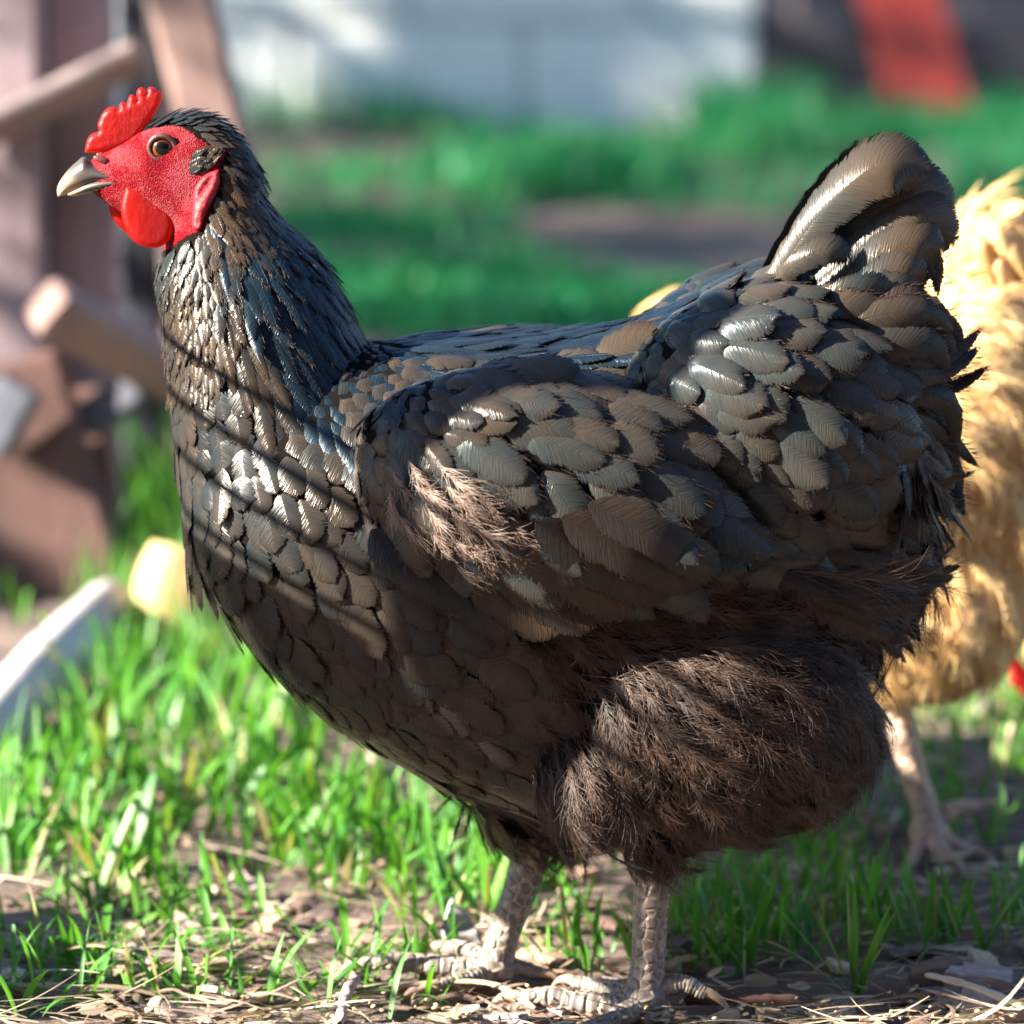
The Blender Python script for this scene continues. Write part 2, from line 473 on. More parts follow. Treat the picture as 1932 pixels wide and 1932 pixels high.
# ------------------------------------------------------------------ shape builders
def beam(p0, p1, w, h, up=Vector((0, 0, 1)), taper=1.0, bev=0.004):
    """bevelled bar from p0 to p1 as bmesh"""
    d = (p1 - p0)
    ln = d.length
    d.normalize()
    sd = d.cross(up)
    if sd.length < 1e-4: sd = d.cross(Vector((0, 1, 0)))
    sd.normalize()
    u = sd.cross(d)
    bm = bmesh.new()
    vs = []
    for k, c in ((1.0, p0), (taper, p1)):
        for a, b in ((-1, -1), (1, -1), (1, 1), (-1, 1)):
            vs.append(bm.verts.new(c + sd * a * w / 2 * k + u * b * h / 2 * k))
    for f in ((3, 2, 1, 0), (4, 5, 6, 7), (0, 1, 5, 4), (1, 2, 6, 5), (2, 3, 7, 6), (3, 0, 4, 7)):
        bm.faces.new([vs[i] for i in f])
    bm.normal_update()
    if bev:
        bmesh.ops.bevel(bm, geom=list(bm.edges), offset=bev, segments=2, affect='EDGES', profile=0.5)
    return bm
def tube_arr(pts, rad, nseg=14, uvscale=1.0):
    """tube along points with per-point radius; returns V, quads, uv, tt"""
    pts = [Vector(p) for p in pts]
    n = len(pts)
    V, UV, TT = [], [], []
    ln = 0.0
    ref = Vector((0.13, 0.97, 0.2))
    tot = sum((pts[i + 1] - pts[i]).length for i in range(n - 1))
    for i in range(n):
        if i: ln += (pts[i] - pts[i - 1]).length
        t = (pts[min(i + 1, n - 1)] - pts[max(i - 1, 0)]).normalized()
        a = (ref - t * ref.dot(t)).normalized()
        b = t.cross(a)
        for k in range(nseg + 1):
            th = 2 * math.pi * k / nseg
            V.append(pts[i] + (a * math.cos(th) + b * math.sin(th)) * rad[i])
            UV.append((k / nseg, ln * uvscale))
            TT.append(ln / tot)
    Q = [(i * (nseg + 1) + k, i * (nseg + 1) + k + 1, (i + 1) * (nseg + 1) + k + 1, (i + 1) * (nseg + 1) + k) for i in range(n - 1) for k in range(nseg)]
    return np.array([tuple(v) for v in V]), np.array(Q), np.array(UV), np.array(TT)
def spline(pts, n):
    """Catmull-Rom through points (tuples of any length)"""
    P = np.array(pts, float)
    if len(P) == 2:
        t = np.linspace(0, 1, n)[:, None]
        return P[0] * (1 - t) + P[1] * t
    P = np.vstack([2 * P[0] - P[1], P, 2 * P[-1] - P[-2]])
    m = len(P) - 3
    out = []
    for s in np.linspace(0, m - 1e-6, n):
        i = int(s); t = s - i
        a, b, c, d = P[i:i + 4]
        out.append(0.5 * (2 * b + (c - a) * t + (2 * a - 5 * b + 4 * c - d) * t * t + (3 * b - a - 3 * c + d) * t ** 3))
    return np.array(out)
def merge(parts):
    V, Qs, U, T = [], [], [], []
    o = 0
    for v, q, u, t in parts:
        V.append(v); Qs.append(q + o); U.append(u); T.append(t); o += len(v)
    return np.vstack(V), np.vstack(Qs), np.vstack(U), np.concatenate(T)
def inflate(name, poly, thick, mat, parent, place, rim=6.0, step=3.0, wob=0.0, grow=None):
    """closed pillow from a side-view outline (picture units); place(px,py,h)->local point, h = signed height in m"""
    P = np.array(poly, float)
    n = len(P)
    out = spline([tuple(p) for p in P] + [tuple(P[0])], n * 4)[:-1]
    mn, mx_ = out.min(0), out.max(0)
    xs = np.arange(mn[0], mx_[0], step); ys = np.arange(mn[1], mx_[1], step)
    G = np.array([(x + (j % 2) * step / 2, y) for j, y in enumerate(ys) for x in xs])
    a, b = out, np.roll(out, -1, 0)
    def dist(p):
        ab = b - a
        t = np.clip(((p - a) * ab).sum(1) / np.maximum((ab * ab).sum(1), 1e-9), 0, 1)
        return np.sqrt((((a + ab * t[:, None]) - p) ** 2).sum(1).min())
    def inside(p):
        c = ((a[:, 1] > p[1]) != (b[:, 1] > p[1])) & (p[0] < (b[:, 0] - a[:, 0]) * (p[1] - a[:, 1]) / (b[:, 1] - a[:, 1] + 1e-12) + a[:, 0])
        return c.sum() % 2 == 1
    I = [(p, dist(p)) for p in G if inside(p)]
    I = [(p, d) for p, d in I if d > step * 0.6]
    co = [Vector(p) for p in out] + [Vector(p) for p, d in I]
    dd = [0.0] * len(out) + [d for p, d in I]
    vo, eo, fo, ov, oe, of = geometry.delaunay_2d_cdt(co, [(i, (i + 1) % len(out)) for i in range(len(out))], [], 1, 1e-5)
    D = [0.0] * len(vo)
    for i, src in enumerate(ov):
        if src: D[i] = dd[src[0]]
    V, top, bot = [], [], []
    for i, v in enumerate(vo):
        q = min(D[i] / rim, 1.0)
        h = thick * math.sqrt(max(0, 1 - (1 - q) ** 2))
        w = wob * (math.sin(v.x * 0.21 + v.y * 0.13) + 0.6 * math.sin(v.x * 0.09 - v.y * 0.33)) * q if wob else 0
        top.append(len(V)); V.append(place(v.x, v.y, h + w))
        if D[i] > 0:
            bot.append(len(V)); V.append(place(v.x, v.y, -h + w))
        else:
            bot.append(top[-1])
    Fc = []
    for f in fo:
        Fc.append(tuple(top[i] for i in f))
        g = tuple(bot[i] for i in reversed(f))
        if set(g) != set(Fc[-1]): Fc.append(g)
    me = bpy.data.meshes.new(name)
    me.from_pydata([tuple(v) for v in V], [], Fc)
    for p in me.polygons: p.use_smooth = True
    me.materials.append(mat)
    me.update()
    bm = bmesh.new(); bm.from_mesh(me); bmesh.ops.recalc_face_normals(bm, faces=bm.faces); bm.to_mesh(me); bm.free()
    return link(bpy.data.objects.new(name, me), parent)
def ellipsoid_arr(c, r, rot=None, nu=28, nv=16):
    V = []
    for j in range(nv + 1):
        ph = math.pi * j / nv
        for i in range(nu):
            th = 2 * math.pi * i / nu
            p = Vector((r[0] * math.sin(ph) * math.cos(th), r[1] * math.sin(ph) * math.sin(th), r[2] * math.cos(ph)))
            if rot: p = rot @ p
            V.append(c + p)
    Fc = [(j * nu + i, j * nu + (i + 1) % nu, (j + 1) * nu + (i + 1) % nu, (j + 1) * nu + i) for j in range(nv) for i in range(nu)]
    return [tuple(v) for v in V], Fc
def loft_x(stations, n=60, nu=40, e=2.0):
    """stations: (px, top, bottom, halfwidth m, yc) lofted along px"""
    Sx = spline(stations, n)
    V, Fc = [], []
    for (x, t, b, w, *_r) in Sx:
        cz = (t + b) / 2; hh = max(abs(b - t) / 2, 1)
        for k in range(nu):
            th = 2 * math.pi * k / nu
            c, s = math.cos(th), math.sin(th)
            c = math.copysign(abs(c) ** (2 / e), c); s = math.copysign(abs(s) ** (2 / e), s)
            V.append(tuple(L(x, cz - s * hh, c * max(w, 0.001))))
    for i in range(n - 1):
        for k in range(nu):
            Fc.append((i * nu + k, i * nu + (k + 1) % nu, (i + 1) * nu + (k + 1) % nu, (i + 1) * nu + k))
    Fc.append(tuple(reversed(range(nu)))); Fc.append(tuple(range((n - 1) * nu, n * nu)))
    return V, Fc
def loft_path(stations, n=50, nu=36):
    """stations: (px, py, radius px in the side plane, halfwidth m) along a bent path"""
    Sx = spline(stations, n)
    V, Fc = [], []
    for i in range(n):
        x, y, r, w = Sx[i]
        d = Sx[min(i + 1, n - 1)][:2] - Sx[max(i - 1, 0)][:2]
        d = d / np.linalg.norm(d)
        nx, ny = -d[1], d[0]
        for k in range(nu):
            th = 2 * math.pi * k / nu
            V.append(tuple(L(x + nx * r * math.cos(th), y + ny * r * math.cos(th), w * math.sin(th))))
    for i in range(n - 1):
        for k in range(nu):
            Fc.append((i * nu + k, i * nu + (k + 1) % nu, (i + 1) * nu + (k + 1) % nu, (i + 1) * nu + k))
    Fc.append(tuple(reversed(range(nu)))); Fc.append(tuple(range((n - 1) * nu, n * nu)))
    return V, Fc
def remesh(name, pieces, voxel, smooth_it, mat, parent):
    V, Fc = [], []
    for v, f in pieces:
        o = len(V)
        V += v
        Fc += [tuple(i + o for i in q) for q in f]
    me = bpy.data.meshes.new(name + '_raw')
    me.from_pydata(V, [], Fc)
    bm = bmesh.new(); bm.from_mesh(me); bmesh.ops.recalc_face_normals(bm, faces=bm.faces); bm.to_mesh(me); bm.free()
    tmp = bpy.data.objects.new(name + '_raw', me)
    C.objects.link(tmp)
    r = tmp.modifiers.new('r', 'REMESH'); r.mode = 'VOXEL'; r.voxel_size = voxel
    s = tmp.modifiers.new('s', 'SMOOTH'); s.iterations = smooth_it; s.factor = 0.5
    dg = bpy.context.evaluated_depsgraph_get()
    ev = tmp.evaluated_get(dg)
    out = bpy.data.meshes.new_from_object(ev)
    bpy.data.objects.remove(tmp); bpy.data.meshes.remove(me)
    out.name = name
    out.materials.clear(); out.materials.append(mat)
    for p in out.polygons: p.use_smooth = True
    return link(bpy.data.objects.new(name, out), parent)

# ------------------------------------------------------------------ feathers
def prof_round(t):
    a = np.minimum(1, (np.maximum(t, 0) / 0.30) ** 0.7)
    b = np.where(t > 0.55, np.sqrt(np.maximum(0, 1 - ((t - 0.55) / 0.45) ** 2)), 1.0)
    return 0.12 + 0.88 * a * b if False else np.maximum(a * b, 0.06)
def prof_lance(t):
    a = np.minimum(1, (np.maximum(t, 0) / 0.25) ** 0.7)
    b = np.where(t > 0.4, np.maximum(0, 1 - ((t - 0.4) / 0.6) ** 2) ** 0.75, 1.0)
    return np.maximum(a * b, 0.05)
def prof_flight(t):
    a = np.minimum(1, (np.maximum(t, 0) / 0.2) ** 0.6)
    b = np.where(t > 0.78, np.sqrt(np.maximum(0, 1 - ((t - 0.78) / 0.22) ** 2)), 1.0)
    return np.maximum(a * b, 0.06)
def prof_spoon(t):
    a = 0.42 + 0.58 * np.clip(t / 0.62, 0, 1) ** 1.3
    b = np.where(t > 0.74, np.sqrt(np.maximum(0, 1 - ((t - 0.74) / 0.26) ** 2)), 1.0)
    return np.maximum(a * b, 0.06)
def edge(t, u, n):
    e = np.maximum(np.broadcast_to(np.abs(u)[None, :], (len(t), len(u))), np.clip((t[:, None] - 0.70) / 0.30, 0, 1) ** 1.2)
    e = e * np.clip(t[:, None] * 6, 0, 1)
    return np.broadcast_to(e[None], (n, len(t), len(u))).reshape(n, -1)
def feathers(Bp, T, Nn, Ln, Wd, prof, lift=0.16, bend=0.10, cup=0.25, jag=0.06, nt=10, nu=5, side=0.0):
    """vectorised feather blades. Bp,T,Nn: (n,3); Ln, Wd: (n,). Returns per-feather vertex arrays (n,nv,3), quads, uv, rnd, tt"""
    n = len(Bp)
    t = np.linspace(0, 1, nt)
    u = np.linspace(-1, 1, nu)
    T = T / np.linalg.norm(T, axis=1, keepdims=True)
    Nn = Nn - T * (Nn * T).sum(1, keepdims=True)
    Nn = Nn / np.maximum(np.linalg.norm(Nn, axis=1, keepdims=True), 1e-9)
    Bn = np.cross(Nn, T)
    w = prof(t)
    W = Wd[:, None] * 0.5 * w[None]                       # n,nt
    j = 1 + jag * rng.normal(size=(n, nt, nu)) * (np.abs(u)[None, None] > 0.9)
    lf = (lift + rng.normal(size=n) * 0.035)[:, None]
    bd = bend * (1 + 0.25 * rng.normal(size=n))[:, None]
    sd = (side + rng.normal(size=n) * 0.06)[:, None]
    h = Ln[:, None] * (np.sin(lf) * t[None] - bd * t[None] ** 2.2) + cup * Wd[:, None] * 0.4 * np.minimum(1, t[None] * 5)
    along = Ln[:, None] * t[None] * np.cos(lf)
    X = W[:, :, None] * u[None, None] * j                   # across
    cupn = cup * (1 + 0.2 * rng.normal(size=n))[:, None, None]
    H = h[:, :, None] - cupn * W[:, :, None] * (np.abs(u)[None, None] ** 1.8) + 0.0
    A = along[:, :, None] - 0.18 * np.abs(X) * 0 + jag * 0.6 * Wd[:, None, None] * rng.normal(size=(n, nt, nu)) * ((t[None, :, None] > 0.8) * 1.0)
    Xs = X + (sd * Ln[:, None] * t[None] ** 2)[:, :, None]
    V = Bp[:, None, None] + A[..., None] * T[:, None, None] + Xs[..., None] * Bn[:, None, None] + H[..., None] * Nn[:, None, None]
    V = V.reshape(n, nt * nu, 3)
    uv = np.stack([X * 10, np.broadcast_to((along * 10)[:, :, None], X.shape)], -1).reshape(n, nt * nu, 2)
    rnd = np.repeat(rng.random(n)[:, None], nt * nu, 1)
    tt = np.broadcast_to(t[None, :, None], (n, nt, nu)).reshape(n, -1) * 0.7 + 0.3 * np.broadcast_to(np.abs(u)[None, None], (n, nt, nu)).reshape(n, -1)
    q = np.array([(i * nu + k, i * nu + k + 1, (i + 1) * nu + k + 1, (i + 1) * nu + k) for i in range(nt - 1) for k in range(nu - 1)])
    return V, q, uv, rnd, tt, edge(t, u, n)
def join_feathers(name, sets, mat, parent):
    Vs, Qs, U, R, T, E = [], [], [], [], [], []
    o = 0
    for V, q, uv, rnd, tt, eg in sets:
        n, nv = V.shape[:2]
        if n == 0: continue
        Vs.append(V.reshape(-1, 3)); U.append(uv.reshape(-1, 2)); R.append(rnd.ravel()); T.append(tt.ravel()); E.append(eg.ravel())
        Qs.append((q[None] + (np.arange(n) * nv)[:, None, None]).reshape(-1, 4) + o)
        o += n * nv
    if not Vs: return None
    return mesh_np(name, np.vstack(Vs), np.vstack(Qs), mat, parent, True, np.vstack(U), {'rnd': np.concatenate(R), 'tt': np.concatenate(T), 'eg': np.concatenate(E)})
def split_feathers(name, fs, idx, mat, parent):
    """each chosen feather an object of its own, with its origin at its quill"""
    V, q, uv, rnd, tt, eg = fs
    for i in idx:
        o = V[i, 0]
        ob = mesh_np(name, V[i] - o, q, mat, parent, True, uv[i], {'rnd': rnd[i], 'tt': tt[i], 'eg': eg[i]})
        ob.location = o - (np.array(tuple(parent.location)) if parent is not None and parent.parent is not None else 0)
def take(fs, idx):
    V, q, uv, rnd, tt, eg = fs
    return V[idx], q, uv[idx], rnd[idx], tt[idx], eg[idx]
def fringe(fs, per, ln, nt, nu, t0=0.6):
    """free barb ends along the outer edge of blades"""
    V = fs[0].reshape(len(fs[0]), nt, nu, 3)
    n = len(V)
    r = (nt - 1) * (t0 + (1 - t0) * rng.random((n, per)))
    i = np.clip(r.astype(int), 1, nt - 1)
    k = np.where(rng.random((n, per)) < 0.5, 0, nu - 1)
    k = np.where(i >= nt - 2, rng.integers(0, nu, (n, per)), k)
    I = np.arange(n)[:, None]
    p = V[I, i, k]
    al = V[I, i, k] * 0 + V[I, nt - 1, nu // 2] - V[I, 0, nu // 2]
    al /= np.linalg.norm(al, axis=-1, keepdims=True)
    ow = p - V[I, i, nu // 2]
    ow /= np.maximum(np.linalg.norm(ow, axis=-1, keepdims=True), 1e-6)
    d = al + ow * (0.35 * rng.random((n, per, 1))) + rng.normal(size=(n, per, 3)) * 0.10
    l = ln * (0.3 + rng.random((n, per, 1)))
    p0 = p - d * l * 0.35
    return np.stack([p0, p + d * l * 0.2, p + d * l * 0.65], 2).reshape(n * per, 3, 3)
def manual_feather(pts, width, prof, roll=0.0, cup=0.2, jag=0.04, nt=18, nu=7, asym=0.0):
    """one long feather along side-view control points (px, py, y); roll turns its face about the shaft"""
    P = np.array([tuple(LS(p[0], p[1], p[2])) for p in spline(pts, nt)])
    d = np.gradient(P, axis=0)
    d /= np.linalg.norm(d, axis=1, keepdims=True)
    face = np.array((0.0, -1.0, 0.0))
    nrm = face - d * (d @ face)[:, None]
    nrm /= np.linalg.norm(nrm, axis=1, keepdims=True)
    bn = np.cross(nrm, d)
    c, s = math.cos(roll), math.sin(roll)
    n2 = nrm * c + bn * s
    b2 = np.cross(n2, d)
    t = np.linspace(0, 1, nt); u = np.linspace(-1, 1, nu)
    w = prof(t) * width * PXM * 0.5
    X = w[:, None] * u[None] * (1 + jag * rng.normal(size=(nt, nu)) * (np.abs(u)[None] > 0.9)) * (1 + asym * np.sign(u)[None])
    H = -cup * w[:, None] * np.abs(u)[None] ** 1.8
    V = P[:, None] + X[..., None] * b2[:, None] + H[..., None] * n2[:, None]
    ln = np.concatenate([[0], np.cumsum(np.linalg.norm(np.diff(P, axis=0), axis=1))])
    uv = np.stack([X * 10, np.broadcast_to(ln[:, None] * 10, X.shape)], -1).reshape(1, -1, 2)
    tt = (np.broadcast_to(t[:, None], X.shape) * 0.7 + 0.3 * np.abs(u)[None]).reshape(1, -1)
    q = np.array([(i * nu + k, i * nu + k + 1, (i + 1) * nu + k + 1, (i + 1) * nu + k) for i in range(nt - 1) for k in range(nu - 1)])
    return V.reshape(1, -1, 3), q, uv, np.full((1, nt * nu), rng.random()), tt, edge(t, u, 1)
def hair(name, strands, mat, parent, r0=0.00016, r1=0.00004):
    """strands: (n,k,3) array of hair points"""
    n, k = strands.shape[:2]
    hc = bpy.data.hair_curves.new(name)
    hc.add_curves([k] * n)
    hc.attributes['position'].data.foreach_set('vector', strands.astype(np.float32).ravel())
    ra = hc.attributes.get('radius') or hc.attributes.new('radius', 'FLOAT', 'POINT')
    ra.data.foreach_set('value', np.tile(np.linspace(r0, r1, k), n).astype(np.float32))
    hc.materials.append(mat)
    o = bpy.data.objects.new(name, hc)
    o['kind'] = 'stuff'
    return link(o, parent)
def plumes(Bp, T, Nn, Ln, nb=26, spread=0.9, barb=0.45, lift=0.25, kk=5, droop=0.15):
    """loose downy feathers: a soft shaft with long free barbs"""
    n = len(Bp)
    T = T / np.linalg.norm(T, axis=1, keepdims=True)
    Nn = Nn - T * (Nn * T).sum(1, keepdims=True)
    Nn /= np.maximum(np.linalg.norm(Nn, axis=1, keepdims=True), 1e-9)
    Bn = np.cross(Nn, T)
    s = rng.random((n, nb)) ** 0.7 * 0.75                                  # start along the shaft
    sg = rng.uniform(-1, 1, (n, nb))
    ang = spread * sg * (1 - 0.35 * s) + rng.normal(size=(n, nb)) * 0.18
    bl = Ln[:, None] * barb * rng.uniform(0.55, 1.25, (n, nb))
    lf = lift + rng.normal(size=(n, 1)) * 0.1
    k = np.linspace(0, 1, kk)
    x0 = Ln[:, None] * s
    out = np.zeros((n, nb, kk, 3))
    curl = rng.normal(size=(n, nb)) * 0.25
    for i, q in enumerate(k):
        a = ang * (1 - 0.4 * q) + curl * q
        al = x0 + bl * q * np.cos(a)
        ac = bl * q * np.sin(a)
        hh = np.sin(lf) * al - droop * al ** 2 / Ln[:, None] + rng.normal(size=(n, nb)) * 0.0008 * q + 0.0015
        out[:, :, i] = Bp[:, None] + al[..., None] * T[:, None] + ac[..., None] * Bn[:, None] + hh[..., None] * Nn[:, None]
    return out.reshape(n * nb, kk, 3)

def in_poly(P, poly):
    poly = np.array(poly, float)
    a, b = poly, np.roll(poly, -1, 0)
    x, y = P[:, 0][:, None], P[:, 1][:, None]
    c = ((a[None, :, 1] > y) != (b[None, :, 1] > y)) & (x < (b - a)[None, :, 0] * (y - a[None, :, 1]) / ((b - a)[None, :, 1] + 1e-12) + a[None, :, 0])
    return c.sum(1) % 2 == 1
class Skin:
    """sampling of a body mesh"""
    def __init__(self, ob):
        me = ob.data
        me.calc_loop_triangles()
        nv = len(me.vertices)
        co = np.zeros(nv * 3); me.vertices.foreach_get('co', co); self.co = co.reshape(-1, 3)
        no = np.zeros(nv * 3); me.vertices.foreach_get('normal', no); self.no = no.reshape(-1, 3)
        tr = np.zeros(len(me.loop_triangles) * 3, int); me.loop_triangles.foreach_get('vertices', tr); self.tr = tr.reshape(-1, 3)
        a, b, c = (self.co[self.tr[:, i]] for i in range(3))
        self.area = np.linalg.norm(np.cross(b - a, c - a), axis=1) / 2
        self.cum = np.cumsum(self.area) / self.area.sum()
    def px(self, P):
        return view_px(P)
    def sample(self, spacing, poly, ymin=-9, ymax=9, maxn=20000, tries=None):
        tot = self.area.sum()
        n = int(min(400000, tot / spacing ** 2 * 7))
        k = np.searchsorted(self.cum, rng.random(n)).clip(0, len(self.tr) - 1)
        r1, r2 = np.sqrt(rng.random(n)), rng.random(n)
        w = np.stack([1 - r1, r1 * (1 - r2), r1 * r2], 1)
        P = (self.co[self.tr[k]] * w[..., None]).sum(1)
        Nm = (self.no[self.tr[k]] * w[..., None]).sum(1)
        ok = in_poly(self.px(P), poly) & (P[:, 1] > ymin) & (P[:, 1] < ymax)
        P, Nm = P[ok], Nm[ok]
        cell = {}
        keep = []
        s2 = spacing ** 2
        K = np.floor(P / spacing).astype(int)
        for i in range(len(P)):
            kx, ky, kz = K[i]
            p = P[i]
            good = True
            for dx in (-1, 0, 1):
                for dy in (-1, 0, 1):
                    for dz in (-1, 0, 1):
                        for q in cell.get((kx + dx, ky + dy, kz + dz), ()):
                            e = p - q
                            if e[0] * e[0] + e[1] * e[1] + e[2] * e[2] < s2:
                                good = False; break
                        if not good: break
                    if not good: break
                if not good: break
            if good:
                cell.setdefault((kx, ky, kz), []).append(p)
                keep.append(i)
                if len(keep) >= maxn: break
        Nm = Nm[keep]
        return P[keep], Nm / np.linalg.norm(Nm, axis=1, keepdims=True)
def flow(P2, ctrl):
    C_ = np.array(ctrl, float)
    d2 = ((P2[:, None] - C_[None, :, :2]) ** 2).sum(2) + 400
    w = 1 / d2 ** 1.6
    v = (w[..., None] * (C_[:, 2:] / np.linalg.norm(C_[:, 2:], axis=1, keepdims=True))[None]).sum(1)
    v /= np.linalg.norm(v, axis=1, keepdims=True)
    return np.stack([v[:, 0], np.zeros(len(v)), -v[:, 1]], 1)
def tangent(T, Nm, P=None, splay=0.0, jit=0.12):
    T = T + rng.normal(size=T.shape) * jit
    T = T - Nm * (T * Nm).sum(1, keepdims=True)
    l = np.linalg.norm(T, axis=1, keepdims=True)
    return T / np.maximum(l, 1e-6)

# ------------------------------------------------------------------ setting: ground, wall, shed, house
def ground():
    xs = np.concatenate([np.linspace(-60, -1.2, 16)[:-1], np.linspace(-1.2, 1.2, 121), np.linspace(1.2, 60, 16)[1:]])
    ys = np.concatenate([np.linspace(-30, -0.6, 12)[:-1], np.linspace(-0.6, 2.0, 131), np.linspace(2.0, 120, 24)[1:]])
    X, Y = np.meshgrid(xs, ys)
    w = np.exp(-((X / 1.0) ** 4)) * np.exp(-(((Y - 0.6) / 1.1) ** 4))
    Z = w * (0.004 * np.sin(X * 23 + 1.3 * np.sin(Y * 17)) * np.cos(Y * 19 + X * 7) + 0.002 * np.sin(X * 71 + Y * 43) - 0.003)
    V = np.stack([X, Y, Z], -1).reshape(-1, 3)
    nx = len(xs)
    i = np.arange(len(V)).reshape(len(ys), nx)
    q = np.stack([i[:-1, :-1], i[:-1, 1:], i[1:, 1:], i[1:, :-1]], -1).reshape(-1, 4)
    return tag(mesh_np('ground', V, q, M['soil']), 'brown bare soil with wood litter and straw', kind='structure')
ground()

def block_wall():
    base = on_ground(1100, 238)
    Yw = base.y
    x1 = at(1428, 120, Yw).x
    root = empty('block_wall', (x1, Yw, 0))
    tag(root, 'white painted block wall in shade behind the grass', 'wall')
    bl, bh, dp, g = 0.40, 0.19, 0.2, 0.012
    bm = bmesh.new()
    bmesh.ops.create_cube(bm, size=1)
    bmesh.ops.scale(bm, vec=(bl - g, dp, bh - g), verts=bm.verts)
    bmesh.ops.bevel(bm, geom=list(bm.edges), offset=0.008, segments=2, affect='EDGES', profile=0.5)
    me = bpy.data.meshes.new('block'); bm.to_mesh(me); bm.free()
    me.materials.append(M['block'])
    for r in range(6):
        for c in range(11):
            o = link(bpy.data.objects.new('block', me), root)
            o.location = (-bl * c - bl / 2 + (bl / 2 if r % 2 else 0) - (0.2 if r % 2 else 0.0) - 0.0, 0.1, bh * r + bh / 2 - 0.015)
            if r % 2:
                o.location.x = -bl * c - bl
        if r % 2:
            o = link(bpy.data.objects.new('block', me), root)
            o.scale.x = 0.5; o.location = (-bl / 4, 0.1, bh * r + bh / 2 - 0.015)
    b2 = bmesh.new()
    bmesh.ops.create_cube(b2, size=1)
    bmesh.ops.scale(b2, vec=(bl * 11 - 0.02, dp - 0.02, bh * 6 - 0.02), verts=b2.verts)
    o = obj_bm('mortar_core', b2, M['mortar'], root)
    o.location = (-bl * 5.5, 0.1, bh * 3 - 0.015)
    return Yw, x1
WALL_Y, WALL_X = block_wall()

def dark_shed():
    root = empty('shed', (2.2, WALL_Y + 1.0, 0))
    tag(root, 'dark blue-black timber shed in deep shade beyond the white wall', 'shed')
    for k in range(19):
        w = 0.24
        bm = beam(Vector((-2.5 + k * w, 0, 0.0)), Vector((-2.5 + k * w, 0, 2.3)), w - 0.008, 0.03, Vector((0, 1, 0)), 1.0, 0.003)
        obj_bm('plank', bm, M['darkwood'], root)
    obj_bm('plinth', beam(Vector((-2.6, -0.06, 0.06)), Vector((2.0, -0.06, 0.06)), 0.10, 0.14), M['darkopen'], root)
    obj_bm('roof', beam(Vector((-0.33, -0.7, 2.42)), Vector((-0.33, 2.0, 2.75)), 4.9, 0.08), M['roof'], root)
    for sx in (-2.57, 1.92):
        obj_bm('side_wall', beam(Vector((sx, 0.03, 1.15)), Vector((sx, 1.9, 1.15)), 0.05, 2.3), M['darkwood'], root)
dark_shed()
def red_post():
    yb = on_ground(1775, 236).y
    b = at(1775, 240, yb)
    root = obj_bm('leaning_board', beam(Vector((b.x, yb, -0.03)), Vector((b.x - 0.36, yb + 0.25, 1.25)), 0.135, 0.045, Vector((0, -1, 0.2))), M['redwood'])
    tag(root, 'red painted board leaning in front of the dark shed', 'board')
red_post()
def shade_tree(x, y, r, zc, rz, n, label):  # unseen, added so its leaf density cuts background sun to a dapple
    """leafy yard tree standing out of the frame on the sun's side"""
    root = empty('added_shade_tree', (x, y, 0))
    tag(root, label, 'tree', 'added unseen trees that shade the background')
    parts = [tube_arr([(0, 0, -.1), (.03, .02, .6), (0, -.03, zc * 0.8), (.05, 0, zc + rz * .6)], [.11, .085, .06, .015], 12)]
    for k in range(9):
        a = k * 2.4; z0 = 0.4 + 0.16 * k
        parts.append(tube_arr([(0, 0, z0), (math.cos(a) * r * .5, math.sin(a) * r * .5, z0 + .35), (math.cos(a) * r * .9, math.sin(a) * r * .9, z0 + .55)], [.04, .025, .006], 8))
    V, Q, U, T = merge(parts)
    mesh_np('trunk', V, Q, M['brownwood'], root)
    d = rng.normal(size=(n, 3)); d /= np.linalg.norm(d, axis=1, keepdims=True)
    rad = rng.random(n) ** 0.45 * (1 + 0.18 * np.sin(d[:, 0] * 7 + 1) * np.cos(d[:, 2] * 6))
    P = d * rad[:, None] * np.array([r * 0.75, r, rz]) + np.array([0, 0, zc])
    ax = rng.normal(size=(n, 3)); ax /= np.linalg.norm(ax, axis=1, keepdims=True)
    bx = np.cross(ax, rng.normal(size=(n, 3))); bx /= np.linalg.norm(bx, axis=1, keepdims=True)
    l = 0.028 * (0.6 + 0.8 * rng.random((n, 1)))
    V = np.stack([P - ax * l, P + bx * l * .42, P + ax * l, P - bx * l * .42], 1).reshape(-1, 3)
    q = np.arange(n * 4).reshape(n, 4)
    uv = np.tile(np.array([[0.5, 0], [1, .5], [.5, 1], [0, .5]]), (n, 1))
    o = mesh_np('crown', V, q, M['lawn'], root, False, uv, {'rnd': np.repeat(rng.random(n), 4), 'tt': np.ones(n * 4)})
    o['kind'] = 'stuff'
def tree_at(v, x, *a):
    y = (v + math.sin(SUN_AZ) * x) / math.cos(SUN_AZ)
    shade_tree(x, y, *a)
tree_at(1.13 + 1.2, -2.5, 1.15, 1.15, 1.10, 11500, 'added unseen bushy small shade tree nearest the trestle, out on the sunny side')
tree_at(3.75, -3.0, 1.2, 1.8, 1.7, 13500, 'added unseen taller leafy shade tree on the sunny side between two others')
tree_at(5.7, -3.4, 1.3, 2.2, 2.1, 17500, 'added unseen leafy shade tree on the sunny side closest to the white wall')

